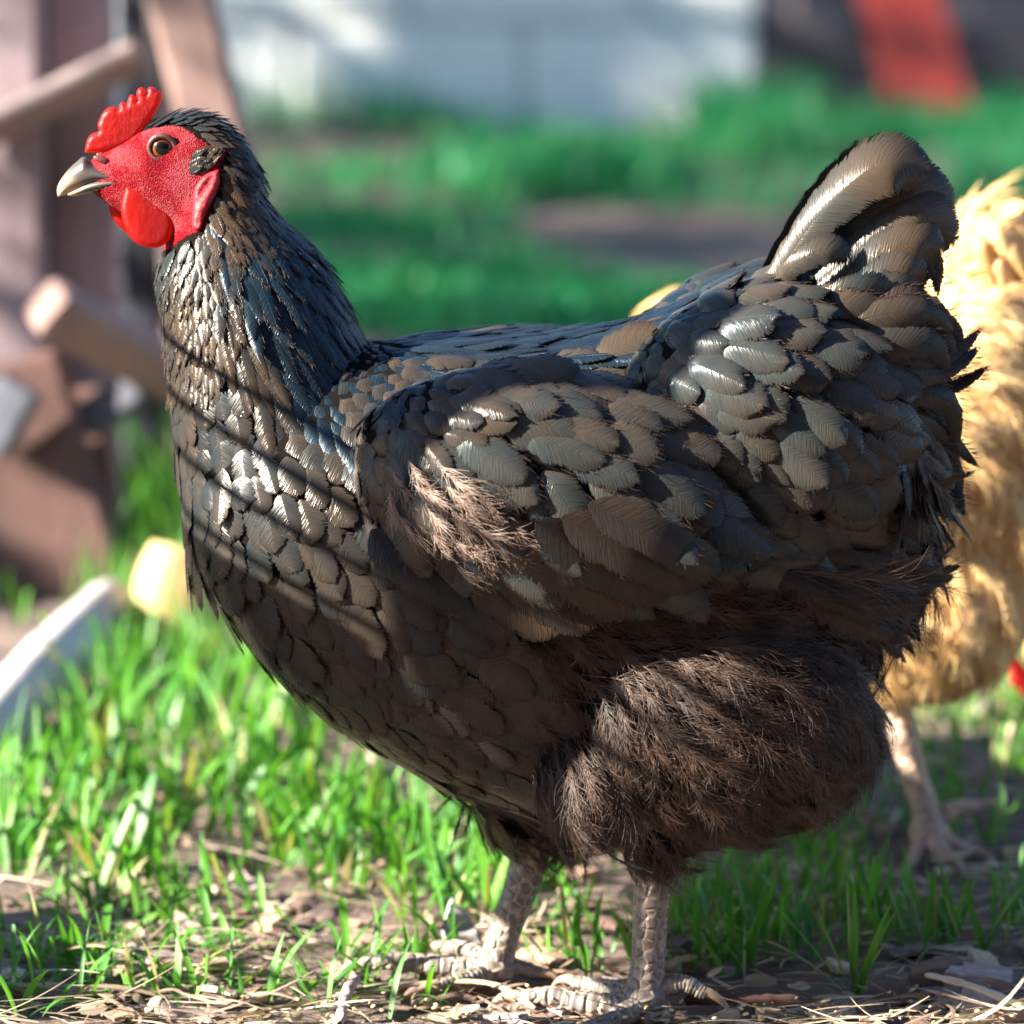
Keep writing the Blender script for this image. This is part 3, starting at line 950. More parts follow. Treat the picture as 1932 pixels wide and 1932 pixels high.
def sky_blocker():  # added and unseen: blocks low sky to darken the hen's near flank
    root = empty('sky_blocker', (0.6, -4.0, 0))
    tag(root, 'dark timber barn on the photographer\'s side of the yard', 'sky_blocker')
    for k in range(32):
        x = -4.6 + k * 0.3
        obj_bm('plank', beam(Vector((x, 0, -0.02)), Vector((x, 0, 3.3)), 0.292, 0.03, Vector((0, 1, 0)), 1.0, 0.003), M['brownwood'], root)
    obj_bm('back_wall', beam(Vector((-4.7, -3.0, 1.65)), Vector((4.8, -3.0, 1.65)), 0.04, 3.3), M['brownwood'], root)
    for sx in (-4.72, 4.82):
        obj_bm('side_wall', beam(Vector((sx, -2.97, 1.65)), Vector((sx, -0.03, 1.65)), 0.04, 3.3), M['brownwood'], root)
    obj_bm('roof', beam(Vector((0.05, -3.4, 3.38)), Vector((0.05, 0.5, 3.62)), 10.2, 0.09), M['roof'], root)
sky_blocker()

# ------------------------------------------------------------------ wire fence out of the frame that stripes the hen
FX = -0.58
def fence():
    root = empty('wire_fence', (FX, 0, 0))
    tag(root, 'low wire fence panel with boards along its foot', 'fence')
    for y in (-0.252, 0.40):
        obj_bm('post', beam(Vector((0, y, -0.05)), Vector((0.0, y, 0.70)), 0.020, 0.030), M['tanwood'], root)
    def board(y0, y1, z0, z1, x=0.012):
        obj_bm('board', beam(Vector((x, y0, (z0 + z1) / 2)), Vector((x, y1, (z0 + z1) / 2)), 0.012, z1 - z0, Vector((0, 0, 1)), 1, 0.002), M['tanwood'], root)
    board(-0.13, 0.10, 0.0, 0.19)
    board(-0.228, 0.39, 0.322, 0.448)
    for z in (0.225, 0.255, 0.285, 0.472, 0.498, 0.524, 0.550):
        v, q, u, t = tube_arr([(-0.012, -0.66, z - 0.010), (-0.013, -0.3, z - 0.004), (-0.012, 0.0, z), (-0.012, 0.40, z + 0.002)], [0.0026] * 4, 8)
        mesh_np('wire', v, q, M['wire'], root)
fence()

# ------------------------------------------------------------------ hens
def Z1(zx, zy):
    return ((80 + zx / 3.864) * 0.966, (140 + zy / 3.864) * 0.966)
FACE = [Z1(*p) for p in [(290, 690), (350, 580), (480, 545), (620, 510), (760, 450), (900, 415), (1050, 415), (1150, 470), (1250, 540), (1385, 585), (1380, 650), (1350, 740), (1345, 860), (1290, 990), (1215, 1190), (1100, 1240), (960, 1340), (800, 1330), (620, 1200), (480, 980), (380, 910), (290, 900)]]
COMB = [Z1(*p) for p in [(330, 610), (338, 560), (348, 515), (372, 478), (400, 462), (436, 446), (428, 405), (440, 365), (470, 305), (510, 272), (550, 262), (585, 285), (592, 250), (618, 228), (645, 242), (655, 215), (668, 182), (692, 172), (715, 190), (725, 215), (722, 160), (735, 128), (762, 118), (786, 135), (798, 165), (808, 125), (832, 114), (858, 122), (872, 138), (895, 142), (916, 165), (912, 215), (870, 300), (800, 400), (700, 520), (520, 600)]]
NWAT = [Z1(*p) for p in [(640, 860), (612, 960), (605, 1060), (640, 1180), (715, 1290), (800, 1322), (900, 1322), (975, 1250), (1003, 1130), (970, 1030), (880, 955), (760, 890)]]
FWAT = [Z1(*p) for p in [(560, 900), (505, 985), (510, 1065), (555, 1150), (640, 1230), (700, 1290), (740, 1180), (700, 1000)]]
LOBE = [Z1(*p) for p in [(1345, 735), (1350, 850), (1295, 975), (1240, 1080), (1205, 1195), (1140, 1170), (1150, 1000), (1160, 880), (1235, 780)]]
EARP = [Z1(*p) for p in [(1105, 740), (1120, 650), (1170, 605), (1250, 595), (1295, 640), (1290, 700), (1200, 740), (1130, 790)]]
UBEAK = [Z1(*p) for p in [(128, 945), (122, 880), (150, 815), (210, 735), (270, 680), (330, 640), (420, 690), (560, 735), (730, 795), (720, 825), (600, 838), (450, 846), (330, 880), (230, 918)]]
LBEAK = [Z1(*p) for p in [(175, 925), (240, 885), (340, 826), (460, 790), (600, 780), (720, 800), (600, 868), (480, 890), (380, 910), (280, 935), (220, 940)]]

def leg(hen, path, rad, toes, mat, clawmat, ysign=1):
    """path: side-view (px,py,y) shank; toes: list of point lists (px,py,y) with radius in px"""
    up = lambda p: (p[0], p[1] - 17 * min(1, max(0, (p[1] - 1600) / 200)), p[2])      # soles on the ground, not in it
    path = [up(p) for p in path]
    toes = [([up(p) for p in pts], a, b) for pts, a, b in toes]
    parts = []
    P = spline(path, 30)
    R = np.interp(np.linspace(0, 1, 30), np.linspace(0, 1, len(rad)), rad) * PXM
    parts.append(tube_arr([L(*p) for p in P], R, 18, 190))
    tips = []
    for pts, r0, r1 in toes:
        n = 60
        Q = spline(pts, n)
        t = np.linspace(0, 1, n)
        rr = (r0 + (r1 - r0) * t) * PXM
        rr = rr * (1 + 0.05 * np.sin(t * 2 * math.pi * 13) + 0.10 * np.exp(-((t - 0.36) / 0.06) ** 2) + 0.10 * np.exp(-((t - 0.68) / 0.05) ** 2))
        LP = [L(*p) for p in Q]
        v, q, u, tt = tube_arr(LP, rr, 14, 150)
        u[:, 0] = u[:, 0] * 0.45
        parts.append((v, q, u, tt))
        tips.append((LP[-1], (LP[-1] - LP[-6]).normalized(), r1 * PXM))
    c = L(*path[-1])
    v, f = ellipsoid_arr(c, (R[-1] * 1.25, R[-1] * 1.2, R[-1] * 1.0), None, 18, 12)
    v = np.array(v)
    parts.append((v, np.array(f), np.stack([np.arctan2(v[:, 1] - c.y, v[:, 0] - c.x) / 6.28 + 0.5, v[:, 2] * 150], 1), np.zeros(len(v))))
    V, Q, U, T = merge(parts)
    o = mesh_np('leg', V, Q, mat, hen, True, U)
    for p, d, r in tips:
        pts = [p - d * 0.003, p + d * 0.004 + Vector((0, 0, 0.0012)), p + d * 0.010 + Vector((0, 0, -0.0005)), p + d * 0.015 + Vector((0, 0, -0.005))]
        pts = [Vector(x) for x in spline([tuple(x) for x in pts], 12)]
        v, q, u, t = tube_arr(pts, np.interp(np.linspace(0, 1, 12), [0, 0.5, 1], [r * 0.95, r * 0.6, r * 0.08]), 10)
        mesh_np('claw', v, q, clawmat, o)
    return o

class Xf:
    """2-D similarity used to carry the head outlines to another pose"""
    def __init__(self, src=(350, 320), dst=(350, 320), rot=0.0, k=1.0):
        self.s, self.d, self.c, self.n, self.k = src, dst, math.cos(rot), math.sin(rot), k
    def __call__(self, p):
        x, y = (p[0] - self.s[0]) * self.k, (p[1] - self.s[1]) * self.k
        return (self.d[0] + x * self.c - y * self.n, self.d[1] + x * self.n + y * self.c)
def head_parts(hen, body, X, buff=False):
    bv = BVHTree.FromPolygons([v.co for v in body.data.vertices], [p.vertices for p in body.data.polygons])
    def surf(px, py, s=-1):
        q = at(px, py, 0)
        h = bv.ray_cast(CAM, (q - CAM).normalized())
        return -s * h[0].y if h[0] else s * 0.01
    step = 3.2 if not buff else 7.0
    tr = lambda poly: [X(p) for p in poly]
    def comb_place(x, y, h):
        p = at(x, y, 0); return Vector((p.x, h, p.z))
    inflate('comb', tr(COMB), 0.0032, M['comb'], hen, comb_place, rim=11, step=step, wob=0.0)
    cx, cy = X(Z1(640, 860))
    inflate('wattle', tr(NWAT), 0.0026, M['wattle'], hen, lambda x, y, h: LS(x, y, -0.013 - (y - cy) * 0.00003 + h), rim=14, step=step, wob=0.0)
    inflate('wattle', tr(FWAT), 0.0024, M['wattle'], hen, lambda x, y, h: Vector((at(x, y, 0).x, 0.006 + h, at(x, y, 0).z)), rim=12, step=step, wob=0.0)
    ys = surf(*X(Z1(1250, 960)))
    inflate('earlobe', tr(LOBE), 0.0030, M['lobe'], hen, lambda x, y, h: LS(x, y, min(surf(x, y), 0) - 0.0008 + h), rim=9, step=step, wob=0.0004)
    # beak: horn wrapped round the bill, wide at its root
    tipx, tipy = X(Z1(128, 945)); rtx, rty = X(Z1(700, 800))
    def bw(x, y):
        d = math.hypot(x - tipx, y - tipy) / math.hypot(rtx - tipx, rty - tipy)
        return d
    for nm, poly, th in (('upper_beak', UBEAK, 0.0128), ('lower_beak', LBEAK, 0.0118)):
        o = inflate(nm, tr(poly), 1.0, M['beak'], hen, lambda x, y, h: Vector((at(x, y, 0).x, h * (0.0022 + th * min(1, bw(x, y)) ** 0.8), at(x, y, 0).z)), rim=24 if nm == 'upper_beak' else 13, step=step)
        a = o.data.attributes.new('tt', 'FLOAT', 'POINT')
        vals = []
        for v in o.data.vertices:
            px = v.co.x / PXM + 966; py = 1870 - (v.co.z - _z0) / PZM
            vals.append(max(0, min(1, 1 - bw(px, py) * 1.15 + (0.0 if nm == 'upper_beak' else 0.02))))
        a.data.foreach_set('value', vals)
    for s in (-1, 1):
        e = X(Z1(918, 572))
        y = surf(*e, s)
        c = LS(e[0], e[1], y - s * 0.0028)
        v, f = ellipsoid_arr(Vector((0, 0, 0)), (0.0060, 0.0052, 0.0060), None, 32, 20)
        o = mesh_np('eye', np.array(v), np.array(f), M['eye'], hen)
        o.location = c
        # lid ring
        ring = []
        for k in range(29):
            th = 2 * math.pi * k / 28
            ring.append(Vector((math.cos(th) * 0.0062, s * (0.0031 - 0.0004 * math.cos(2 * th)), math.sin(th) * 0.0058)))
        v, q, u, t = tube_arr(ring, [0.00125 + 0.0003 * math.sin(2 * math.pi * k / 28) for k in range(29)], 8)
        mesh_np('eyelid', v, q, M['lid'], hen).location = c
        nn = X(Z1(455, 662))
        ym = surf(*nn, s)
        yb = s * 0.0085 if abs(ym) < 0.0085 else ym
        v, f = ellipsoid_arr(LS(nn[0], nn[1], yb), (0.0040, 0.0010, 0.0016), Matrix.Rotation(0.30, 3, 'Y'), 18, 10)
        mesh_np('nostril', np.array(v), np.array(f), M['nostril'], hen)
    return surf

def mirror(v):
    V, f = v
    return [(x, -y, z) for x, y, z in V], [tuple(reversed(q)) for q in f]
def rot_y(a):
    return Matrix.Rotation(a, 3, 'Y')
def face_attr(body, poly, X, soft=10.0):
    me = body.data
    n = len(me.vertices)
    co = np.zeros(n * 3); me.vertices.foreach_get('co', co); co = co.reshape(-1, 3)
    p = view_px(co)
    P = spline([X(q) for q in poly] + [X(poly[0])], 160)[:-1]
    mn, mx_ = P.min(0) - 40, P.max(0) + 40
    near = np.all((p > mn) & (p < mx_), 1)
    val = np.zeros(n)
    q = p[near]
    a, b = P, np.roll(P, -1, 0)
    ab = b - a
    t = np.clip(((q[:, None] - a[None]) * ab[None]).sum(2) / np.maximum((ab * ab).sum(1), 1e-9)[None], 0, 1)
    d = np.sqrt((((a[None] + ab[None] * t[..., None]) - q[:, None]) ** 2).sum(2)).min(1)
    sg = np.where(in_poly(q, P), 1, -1)
    val[near] = np.clip(0.5 + sg * d / soft * 0.5, 0, 1)
    at_ = me.attributes.new('face', 'FLOAT', 'POINT')
    at_.data.foreach_set('value', val.astype(np.float32))

FLOW = [(250, 240, 1, -.3), (330, 205, 1, 0), (400, 230, 1, .5), (470, 290, .8, .8), (540, 370, .6, 1), (620, 470, .65, 1), (700, 560, .8, .8), (310, 500, -.05, 1), (300, 620, 0, 1), (400, 560, .2, 1), (470, 480, .35, 1), (480, 620, .4, 1), (560, 700, .5, 1), (620, 620, .6, 1), (690, 720, .6, 1), (420, 800, .2, 1), (520, 860, .4, 1), (340, 850, .08, 1), (350, 980, .2, 1), (400, 1000, .3, 1), (500, 1080, .5, 1), (420, 1180, .5, 1), (560, 1240, .8, 1), (650, 1050, .7, .9), (750, 1350, 1, .75), (900, 1300, 1, .75), (900, 1450, 1, .6), (1000, 1400, .9, .9), (1050, 1540, .6, 1),
        (800, 620, 1, .08), (950, 620, 1, .0), (1100, 600, 1, -.08), (1230, 570, 1, -.05), (1300, 640, 1, .25), (1400, 520, 1, .1), (1400, 700, 1, .5), (1300, 800, .9, .6), (1480, 850, .9, .7), (1400, 950, .7, .9), (1560, 640, 1, .25), (1600, 800, 1, .45), (1560, 980, 1, .6),
        (740, 800, .6, .7), (760, 950, .5, .9), (900, 780, 1, .35), (1000, 900, .9, .6), (1100, 760, 1, .35), (1150, 1000, 1, .6), (850, 1020, .9, .7), (1280, 1050, 1, .55),
        (1050, 1240, .5, .5), (1200, 1180, .8, .1), (1400, 1150, 1, .15), (1600, 1150, 1, .3), (1690, 1200, 1, .3), (1150, 1350, .4, .9), (1300, 1330, .7, .7), (1500, 1300, 1, .45), (1640, 1350, 1, .6), (1120, 1500, .2, 1), (1250, 1500, .2, 1), (1400, 1480, .5, 1), (1530, 1470, .9, .9), (1200, 1620, .1, 1), (1350, 1600, .35, 1), (950, 1560, .8, .8)]

def near_first(fs, limit, ymax=0.0):
    """indices of the feathers on the camera's flank, and the others"""
    c = fs[0].mean(1)
    idx = np.where(c[:, 1] < ymax)[0]
    if len(idx) > limit: idx = idx[:limit]
    rest = np.setdiff1d(np.arange(len(c)), idx)
    return idx, rest

def black_hen():
    hen = empty('black_hen', (0, 0, 0))
    tag(hen, 'glossy black hen with red comb and wattles standing side-on in the grass', 'hen', 'hens in the yard')
    body_st = [(352, 840, 960, .016), (380, 760, 1060, .040), (450, 690, 1170, .060), (550, 655, 1275, .074), (700, 635, 1385, .083), (850, 632, 1465, .087), (1000, 630, 1515, .088), (1150, 612, 1535, .088), (1300, 566, 1540, .086), (1430, 520, 1510, .080), (1540, 530, 1450, .068), (1610, 600, 1330, .050), (1655, 720, 1150, .026)]
    neck = [(600, 960, 260, .070), (555, 850, 222, .063), (522, 750, 196, .056), (496, 650, 176, .049), (468, 560, 158, .043), (436, 480, 134, .035), (415, 410, 100, .027), (400, 350, 82, .022), (392, 300, 74, .019)]
    head = [(172, 300, 352, .0065), (200, 285, 372, .0095), (235, 268, 395, .0125), (270, 246, 420, .0160), (310, 226, 445, .0185), (355, 214, 462, .0205), (405, 220, 470, .0215), (450, 255, 470, .021), (480, 300, 450, .015)]
    pcs = [loft_x(body_st, 70, 44, 2.15), loft_path(neck, 60, 40), loft_x(head, 40, 32, 2.1)]
    def both(c, r, a, y, ry):
        e = ellipsoid_arr(LS(c[0], c[1], y), (r[0] * PXM, ry, r[1] * PZM), rot_y(a), 36, 20)
        pcs.append(e); pcs.append(mirror(e))
    both((1010, 905), (335, 185), 0.22, -0.080, 0.038)     # folded wing
    both((1190, 985), (200, 110), 0.25, -0.082, 0.028)
    both((1340, 1345), (300, 225), 0.1, -0.048, 0.058)     # thigh fluff
    both((1130, 1440), (130, 120), 0.3, -0.05, 0.045)
    both((1430, 810), (270, 245), 0.3, -0.044, 0.044)      # saddle
    both((1240, 1555), (72, 60), 0.0, -0.042, 0.026)       # drumsticks
    pcs.append(ellipsoid_arr(L(985, 1535, 0.030), (105 * PXM, 0.030, 60 * PZM), rot_y(0.4), 30, 18))
    pcs.append(ellipsoid_arr(L(1560, 980), (150 * PXM, 0.060, 250 * PZM), rot_y(0.2), 36, 20))
    body = remesh('body', pcs, 0.0021, 16, M['body_black'], hen)
    X = Xf()
    face_attr(body, FACE, X)
    surf = head_parts(hen, body, X)
    sk = Skin(body)
    blk = M['black']
    def lay(poly, spacing, ln, wd, prof, ymin=-9, ymax=9, var=0.12, jit=0.10, skip=FACE, grow=None, flat=0.0, loose=False, **kw):
        P, Nm = sk.sample(spacing, poly, ymin, ymax)
        p2 = sk.px(P)
        ok = ~in_poly(p2, skip)
        P, Nm, p2 = P[ok], Nm[ok], p2[ok]
        sh = 1.0
        if flat:
            ok = (P[:, 1] < 0) | (p2[:, 1] > 800)
            P, Nm, p2 = P[ok], Nm[ok], p2[ok]
        if not loose:          # on folds that face up or down the lie of the feathers: shorter, and laid over
            f = flow(p2, FLOW)
            d = (f * Nm).sum(1)
            k = np.clip((np.abs(d) - 0.35) / 0.5, 0, 1)
            Nm = Nm - (0.7 * k * d)[:, None] * f
            Nm /= np.linalg.norm(Nm, axis=1, keepdims=True)
            sh = 1 - 0.5 * k
        if flat:
            Nm = Nm * (1 - flat) + np.stack([P[:, 0] * 0, np.sign(P[:, 1]), P[:, 0] * 0 + 0.35], 1) * flat
            Nm /= np.linalg.norm(Nm, axis=1, keepdims=True)
        T = tangent(flow(p2, FLOW), Nm, jit=jit)
        n = len(P)
        g = np.ones(n) if grow is None else grow(p2)
        v = 1 + var * rng.normal(size=n)
        return feathers(P + Nm * 0.0008, T, Nm, ln * g * v * sh, wd * (0.5 + 0.5 * g) * (1 + var * 0.7 * rng.normal(size=n)), prof, **kw)
    # --- head cap, throat, hackle
    CAP = [(225, 280), (262, 232), (330, 190), (420, 200), (520, 300), (600, 420), (560, 480), (440, 500), (385, 470), (395, 330), (395, 275), (370, 262), (320, 240), (270, 252)]
    cap = lay(CAP, 0.0024, 0.011, 0.0034, prof_lance, lift=0.16, bend=0.06, cup=0.2, nt=6, nu=3, jit=0.08)
    THR = [(262, 430), (330, 440), (380, 420), (405, 370), (425, 400), (450, 480), (450, 560), (440, 640), (400, 730), (290, 730), (270, 560)]
    thr = lay(THR, 0.0031, 0.014, 0.0048, prof_lance, lift=0.20, bend=0.10, cup=0.25, nt=6, nu=3, jit=0.14)
    HACK = [(395, 330), (405, 290), (490, 270), (560, 350), (640, 430), (730, 545), (770, 610), (770, 690), (735, 790), (640, 830), (540, 800), (470, 720), (425, 620), (400, 520), (375, 450)]
    hack = lay(HACK, 0.0048, 0.031, 0.0072, prof_lance, lift=0.085, bend=0.06, cup=0.22, nt=9, nu=5, jit=0.05, grow=lambda p: 0.62 + 0.85 * np.clip((p[:, 1] - 380) / 380, 0, 1))
    join_feathers('head_feathers', [cap], blk, hen)['kind'] = 'stuff'
    join_feathers('throat_feathers', [thr], blk, hen)['kind'] = 'stuff'
    i, r = near_first(hack, 280)
    i = i[np.argsort(-(hack[0][i].max(1) - hack[0][i].min(1)).sum(1))][:240]
    r = np.setdiff1d(np.arange(len(hack[0])), i)
    hc = hack[0][i].mean(1)
    in_shade = hc[:, 0] > L(425, 0).x + (L(0, 480).z - hc[:, 2]) * 0.55  # slanted line of the head's shadow; feathers beyond it get the darker colour
    split_feathers('hackle_feather', hack, i[in_shade], M['shaded_black'], hen)
    split_feathers('hackle_feather', hack, i[~in_shade], blk, hen)
    join_feathers('neck_plumage', [take(hack, r)], blk, hen)['kind'] = 'stuff'
    # --- breast and belly
    BRE = [(285, 700), (400, 690), (450, 700), (540, 800), (640, 840), (720, 860), (700, 1000), (790, 1120), (1000, 1230), (1015, 1400), (1000, 1530), (880, 1560), (560, 1420), (380, 1200), (300, 950)]
    bre = lay(BRE, 0.0088, 0.027, 0.0160, prof_round, lift=0.075, bend=0.060, cup=0.10, nt=10, nu=7, jit=0.05, grow=lambda p: 0.72 + 0.42 * np.clip((p[:, 1] - 720) / 450, 0, 1))
    i, r = near_first(bre, 270, -0.01)
    split_feathers('breast_feather', bre, i, blk, hen)
    join_feathers('breast_plumage', [take(bre, r)], blk, hen)['kind'] = 'stuff'
    # --- back and saddle
    BACK = [(690, 540), (900, 560), (1340, 440), (1345, 560), (1190, 690), (1000, 700), (840, 715), (720, 810), (700, 700)]
    bck = lay(BACK, 0.0062, 0.034, 0.0105, prof_lance, lift=0.14, bend=0.07, cup=0.25, nt=9, nu=5, jit=0.08)
    i, r = near_first(bck, 200, 0.0)
    split_feathers('back_feather', bck, i, M['shaded_black'], hen)  # blue shade on the back painted through the feather material
    join_feathers('back_plumage', [take(bck, r)], M['shaded_black'], hen)['kind'] = 'stuff'
    SAD = [(1175, 690), (1330, 560), (1345, 440), (1500, 440), (1600, 560), (1680, 700), (1680, 880), (1560, 1010), (1400, 1090), (1330, 1060), (1290, 900), (1200, 780)]
    sad = lay(SAD, 0.0112, 0.033, 0.0218, prof_round, lift=0.22, bend=0.15, cup=0.36, nt=11, nu=7, jit=0.16, jag=0.05)
    i, r = near_first(sad, 280, 0.0)
    split_feathers('saddle_feather', sad, i, M['sunlit_black'], hen)
    join_feathers('saddle_plumage', [take(sad, r)], blk, hen)['kind'] = 'stuff'
    SHO = [(630, 700), (760, 680), (880, 680), (880, 800), (790, 900), (690, 930), (650, 850)]
    sho = lay(SHO, 0.0062, 0.024, 0.0125, prof_round, lift=0.16, bend=0.10, cup=0.22, nt=9, nu=5, jit=0.10)
    SH2 = [(1160, 640), (1300, 540), (1380, 560), (1330, 700), (1290, 800), (1210, 800)]
    sh2 = lay(SH2, 0.0068, 0.026, 0.0150, prof_round, lift=0.13, bend=0.10, cup=0.22, nt=9, nu=5, jit=0.10)
    join_feathers('shoulder_plumage', [sho, sh2], blk, hen)['kind'] = 'stuff'
    # --- wing
    WNG = [(690, 800), (760, 735), (880, 700), (1180, 685), (1220, 790), (1300, 900), (1330, 1040), (1240, 1080), (1050, 1090), (900, 1080), (760, 1060), (690, 950)]
    wcv = lay(WNG, 0.0120, 0.037, 0.0205, prof_round, flat=0.45, lift=0.11, bend=0.09, cup=0.22, nt=14, nu=7, jit=0.17, jag=0.04)
    i, r = near_first(wcv, 250, 0.0)
    fl = []
    FLI = [((760, 1010), (860, 1110), (985, 1195), 92), ((820, 1000), (930, 1110), (1060, 1195), 96), ((890, 990), (1010, 1110), (1130, 1180), 96), ((950, 990), (1080, 1090), (1200, 1155), 96), ((1010, 985), (1140, 1070), (1270, 1125), 92), ((1060, 975), (1200, 1050), (1330, 1100), 90), ((1110, 950), (1250, 1020), (1360, 1085), 84), ((700, 1000), (770, 1070), (890, 1140), 84)]
    for k, (a, b, c, w) in enumerate(FLI):
        yy = -0.105 - 0.0012 * k
        ya, yb, yc = (min(surf(*p) - 0.010 if abs(surf(*p)) > 0.03 else yy, -0.07) - 0.0008 * k for p in (a, b, c))
        yc = min(yc, yb + 0.012)
        fl.append(manual_feather([(*a, ya), (*b, yb - 0.003), (*c, yc - 0.002)], w, prof_flight, roll=0.15, cup=0.16))
    flm = []
    for f in fl:
        g = (f[0].copy(), f[1][:, ::-1].copy(), f[2], f[3], f[4], f[5]); g[0][..., 1] *= -1
        flm.append(g)
    wing = empty('wing', LS(720, 860, -0.085), 0.0, None); wing.parent = hen
    bpy.context.view_layer.update()
    split_feathers('covert_feather', wcv, i, M['sunlit_black'], wing)
    for f in fl: split_feathers('flight_feather', f, [0], blk, wing)
    r2 = r[wcv[0][r].mean(1)[:, 1] >= 0]
    wing2 = empty('wing', LS(720, 860, 0.085), 0.0, None); wing2.parent = hen
    cpl = join_feathers('covert_plumage', [take(wcv, r2)], blk, wing2); cpl['kind'] = 'stuff'; cpl.location = -wing2.location
    for f in flm: split_feathers('flight_feather', f, [0], blk, wing2)
    # --- tail: a steep tent of broad feathers with curling coverts below
    TF = [((1440, 560, -.020), (1550, 400, -.030), (1665, 305, -.033), (1762, 318, -.026), 128, .50),
          ((1450, 600, -.018), (1590, 440, -.024), (1715, 350, -.025), (1800, 405, -.018), 126, .40),
          ((1450, 620, -.022), (1610, 485, -.030), (1730, 405, -.031), (1808, 460, -.022), 120, .32),
          ((1460, 640, -.026), (1610, 520, -.036), (1720, 460, -.037), (1785, 470, -.030), 104, .25),
          ((1470, 660, -.030), (1610, 560, -.041), (1700, 510, -.042), (1752, 512, -.036), 96, .20),
          ((1480, 690, -.034), (1600, 600, -.046), (1680, 555, -.047), (1735, 560, -.042), 92, .12),
          ((1490, 720, -.036), (1620, 640, -.049), (1700, 600, -.050), (1745, 610, -.044), 84, .05),
          ((1470, 640, -.040), (1560, 570, -.050), (1630, 545, -.052), (1690, 552, -.046), 66, .05),
          ((1450, 560, -.030), (1500, 500, -.040), (1560, 470, -.042), (1610, 480, -.038), 62, .3)]
    allt = []
    for a, b, c, d, w, rl in TF:
        allt.append(manual_feather([a, b, c, d], w, prof_spoon, roll=rl, cup=0.30, nt=26, nu=9))
    far = []
    for f in allt[:7]:
        g = (f[0].copy(), f[1][:, ::-1].copy(), f[2], f[3], f[4], f[5]); g[0][..., 1] *= -0.8; g[0][..., 2] -= 0.004; g[0][..., 0] -= 0.002
        far.append(g)
    CV = [((1530, 640, -.050), (1640, 600, -.058), (1740, 590, -.055), (1800, 630, -.045), 70), ((1540, 690, -.055), (1650, 650, -.062), (1750, 650, -.058), (1795, 700, -.048), 74),
          ((1500, 600, -.048), (1590, 575, -.056), (1660, 590, -.055), (1690, 640, -.050), 60), ((1560, 740, -.055), (1680, 710, -.060), (1780, 700, -.050), (1850, 655, -.040), 50),
          ((1560, 760, -.05), (1690, 740, -.052), (1790, 760, -.044), (1808, 850, -.036), 58), ((1550, 800, -.05), (1680, 780, -.05), (1770, 810, -.04), (1822, 860, -.032), 56),
          ((1540, 850, -.05), (1660, 840, -.05), (1760, 900, -.04), (1792, 985, -.03), 60), ((1530, 900, -.05), (1640, 920, -.05), (1730, 990, -.04), (1742, 1100, -.03), 62),
          ((1560, 700, -.03), (1680, 650, -.03), (1770, 590, -.02), (1795, 660, -.015), 52), ((1520, 950, -.055), (1620, 990, -.05), (1690, 1050, -.04), (1700, 1120, -.035), 60),
          ((1580, 830, -.03), (1700, 830, -.03), (1780, 880, -.02), (1790, 960, -.012), 50), ((1580, 600, -.02), (1690, 560, -.02), (1760, 490, -.015), (1770, 560, -.01), 52)]
    for c in list(CV):
        for _ in range(2):
            jx, jy = random.uniform(-25, 15), random.uniform(-30, 30)
            CV.append(tuple((p[0] + jx * (k + 1) / 2, p[1] + jy + random.uniform(-14, 14), p[2] + random.uniform(0, .016)) for k, p in enumerate(c[:4])) + (c[4] * random.uniform(.6, .9),))
    cvs = [manual_feather(list(c[:4]), c[4], prof_lance, roll=0.25, cup=0.3, jag=0.10, nt=24, nu=7) for c in CV]
    cvf = []
    for f in cvs[::2]:
        g = (f[0].copy(), f[1][:, ::-1].copy(), f[2], f[3], f[4], f[5]); g[0][..., 1] *= -1
        cvf.append(g)
    tail = empty('tail', L(1470, 640), 0.0, None); tail.parent = hen
    for f in far: split_feathers('tail_feather', f, [0], blk, tail)
    for f in cvf: split_feathers('curling_feather', f, [0], blk, tail)
    for f in allt: split_feathers('tail_feather', f, [0], M['sunlit_black'], tail)
    for k, f in enumerate(cvs): split_feathers('curling_feather', f, [0], blk if k < 8 else M['matte'], tail)
    # --- rear plumage and thigh fluff
    def fl_lay(poly, spacing, ln, nb, **kw):
        P, Nm = sk.sample(spacing, poly)
        T = tangent(flow(sk.px(P), FLOW), Nm, jit=0.22)
        return plumes(P - Nm * 0.001, T, Nm, ln * (1 + 0.2 * rng.normal(size=len(P))), nb, **kw)
    REAR = [(1560, 1010), (1680, 880), (1680, 700), (1640, 600), (1760, 560), (1760, 1150), (1600, 1180), (1400, 1090)]
    hair('rear_fluff', fl_lay(REAR, 0.0075, 0.044, 34, spread=0.5, barb=0.5, lift=0.30, droop=0.2), M['fluff'], hen, 0.00020)
    rf = lay(REAR, 0.0095, 0.050, 0.012, prof_lance, loose=True, lift=0.32, bend=0.14, cup=0.3, jag=0.2, nt=14, nu=5, jit=0.22)
    join_feathers('rear_plumage', [rf], M['matte'], hen)['kind'] = 'stuff'
    FLU = [(960, 1180), (1150, 1095), (1340, 1030), (1720, 1060), (1760, 1250), (1660, 1480), (1450, 1680), (1150, 1700), (1010, 1590), (975, 1430)]
    hair('thigh_fluff', fl_lay(FLU, 0.0048, 0.023, 46, spread=0.75, barb=0.6, lift=0.24, droop=0.22), M['fluff'], hen, 0.00014)
    BEL = [(880, 1480), (1060, 1560), (1090, 1700), (900, 1660), (700, 1500), (560, 1370), (700, 1420)]
    hair('belly_fluff', fl_lay(BEL, 0.007, 0.022, 30, spread=0.7, barb=0.6, lift=0.3, droop=0.1), M['fluff'], hen)
    # ruffled pale down showing at the bend of the wing
    DWN = [(720, 900), (800, 850), (940, 950), (960, 1060), (880, 1060), (780, 980)]
    P, Nm = sk.sample(0.0065, DWN, -9, 0.0)
    T = tangent(flow(sk.px(P), FLOW), Nm, jit=0.3)
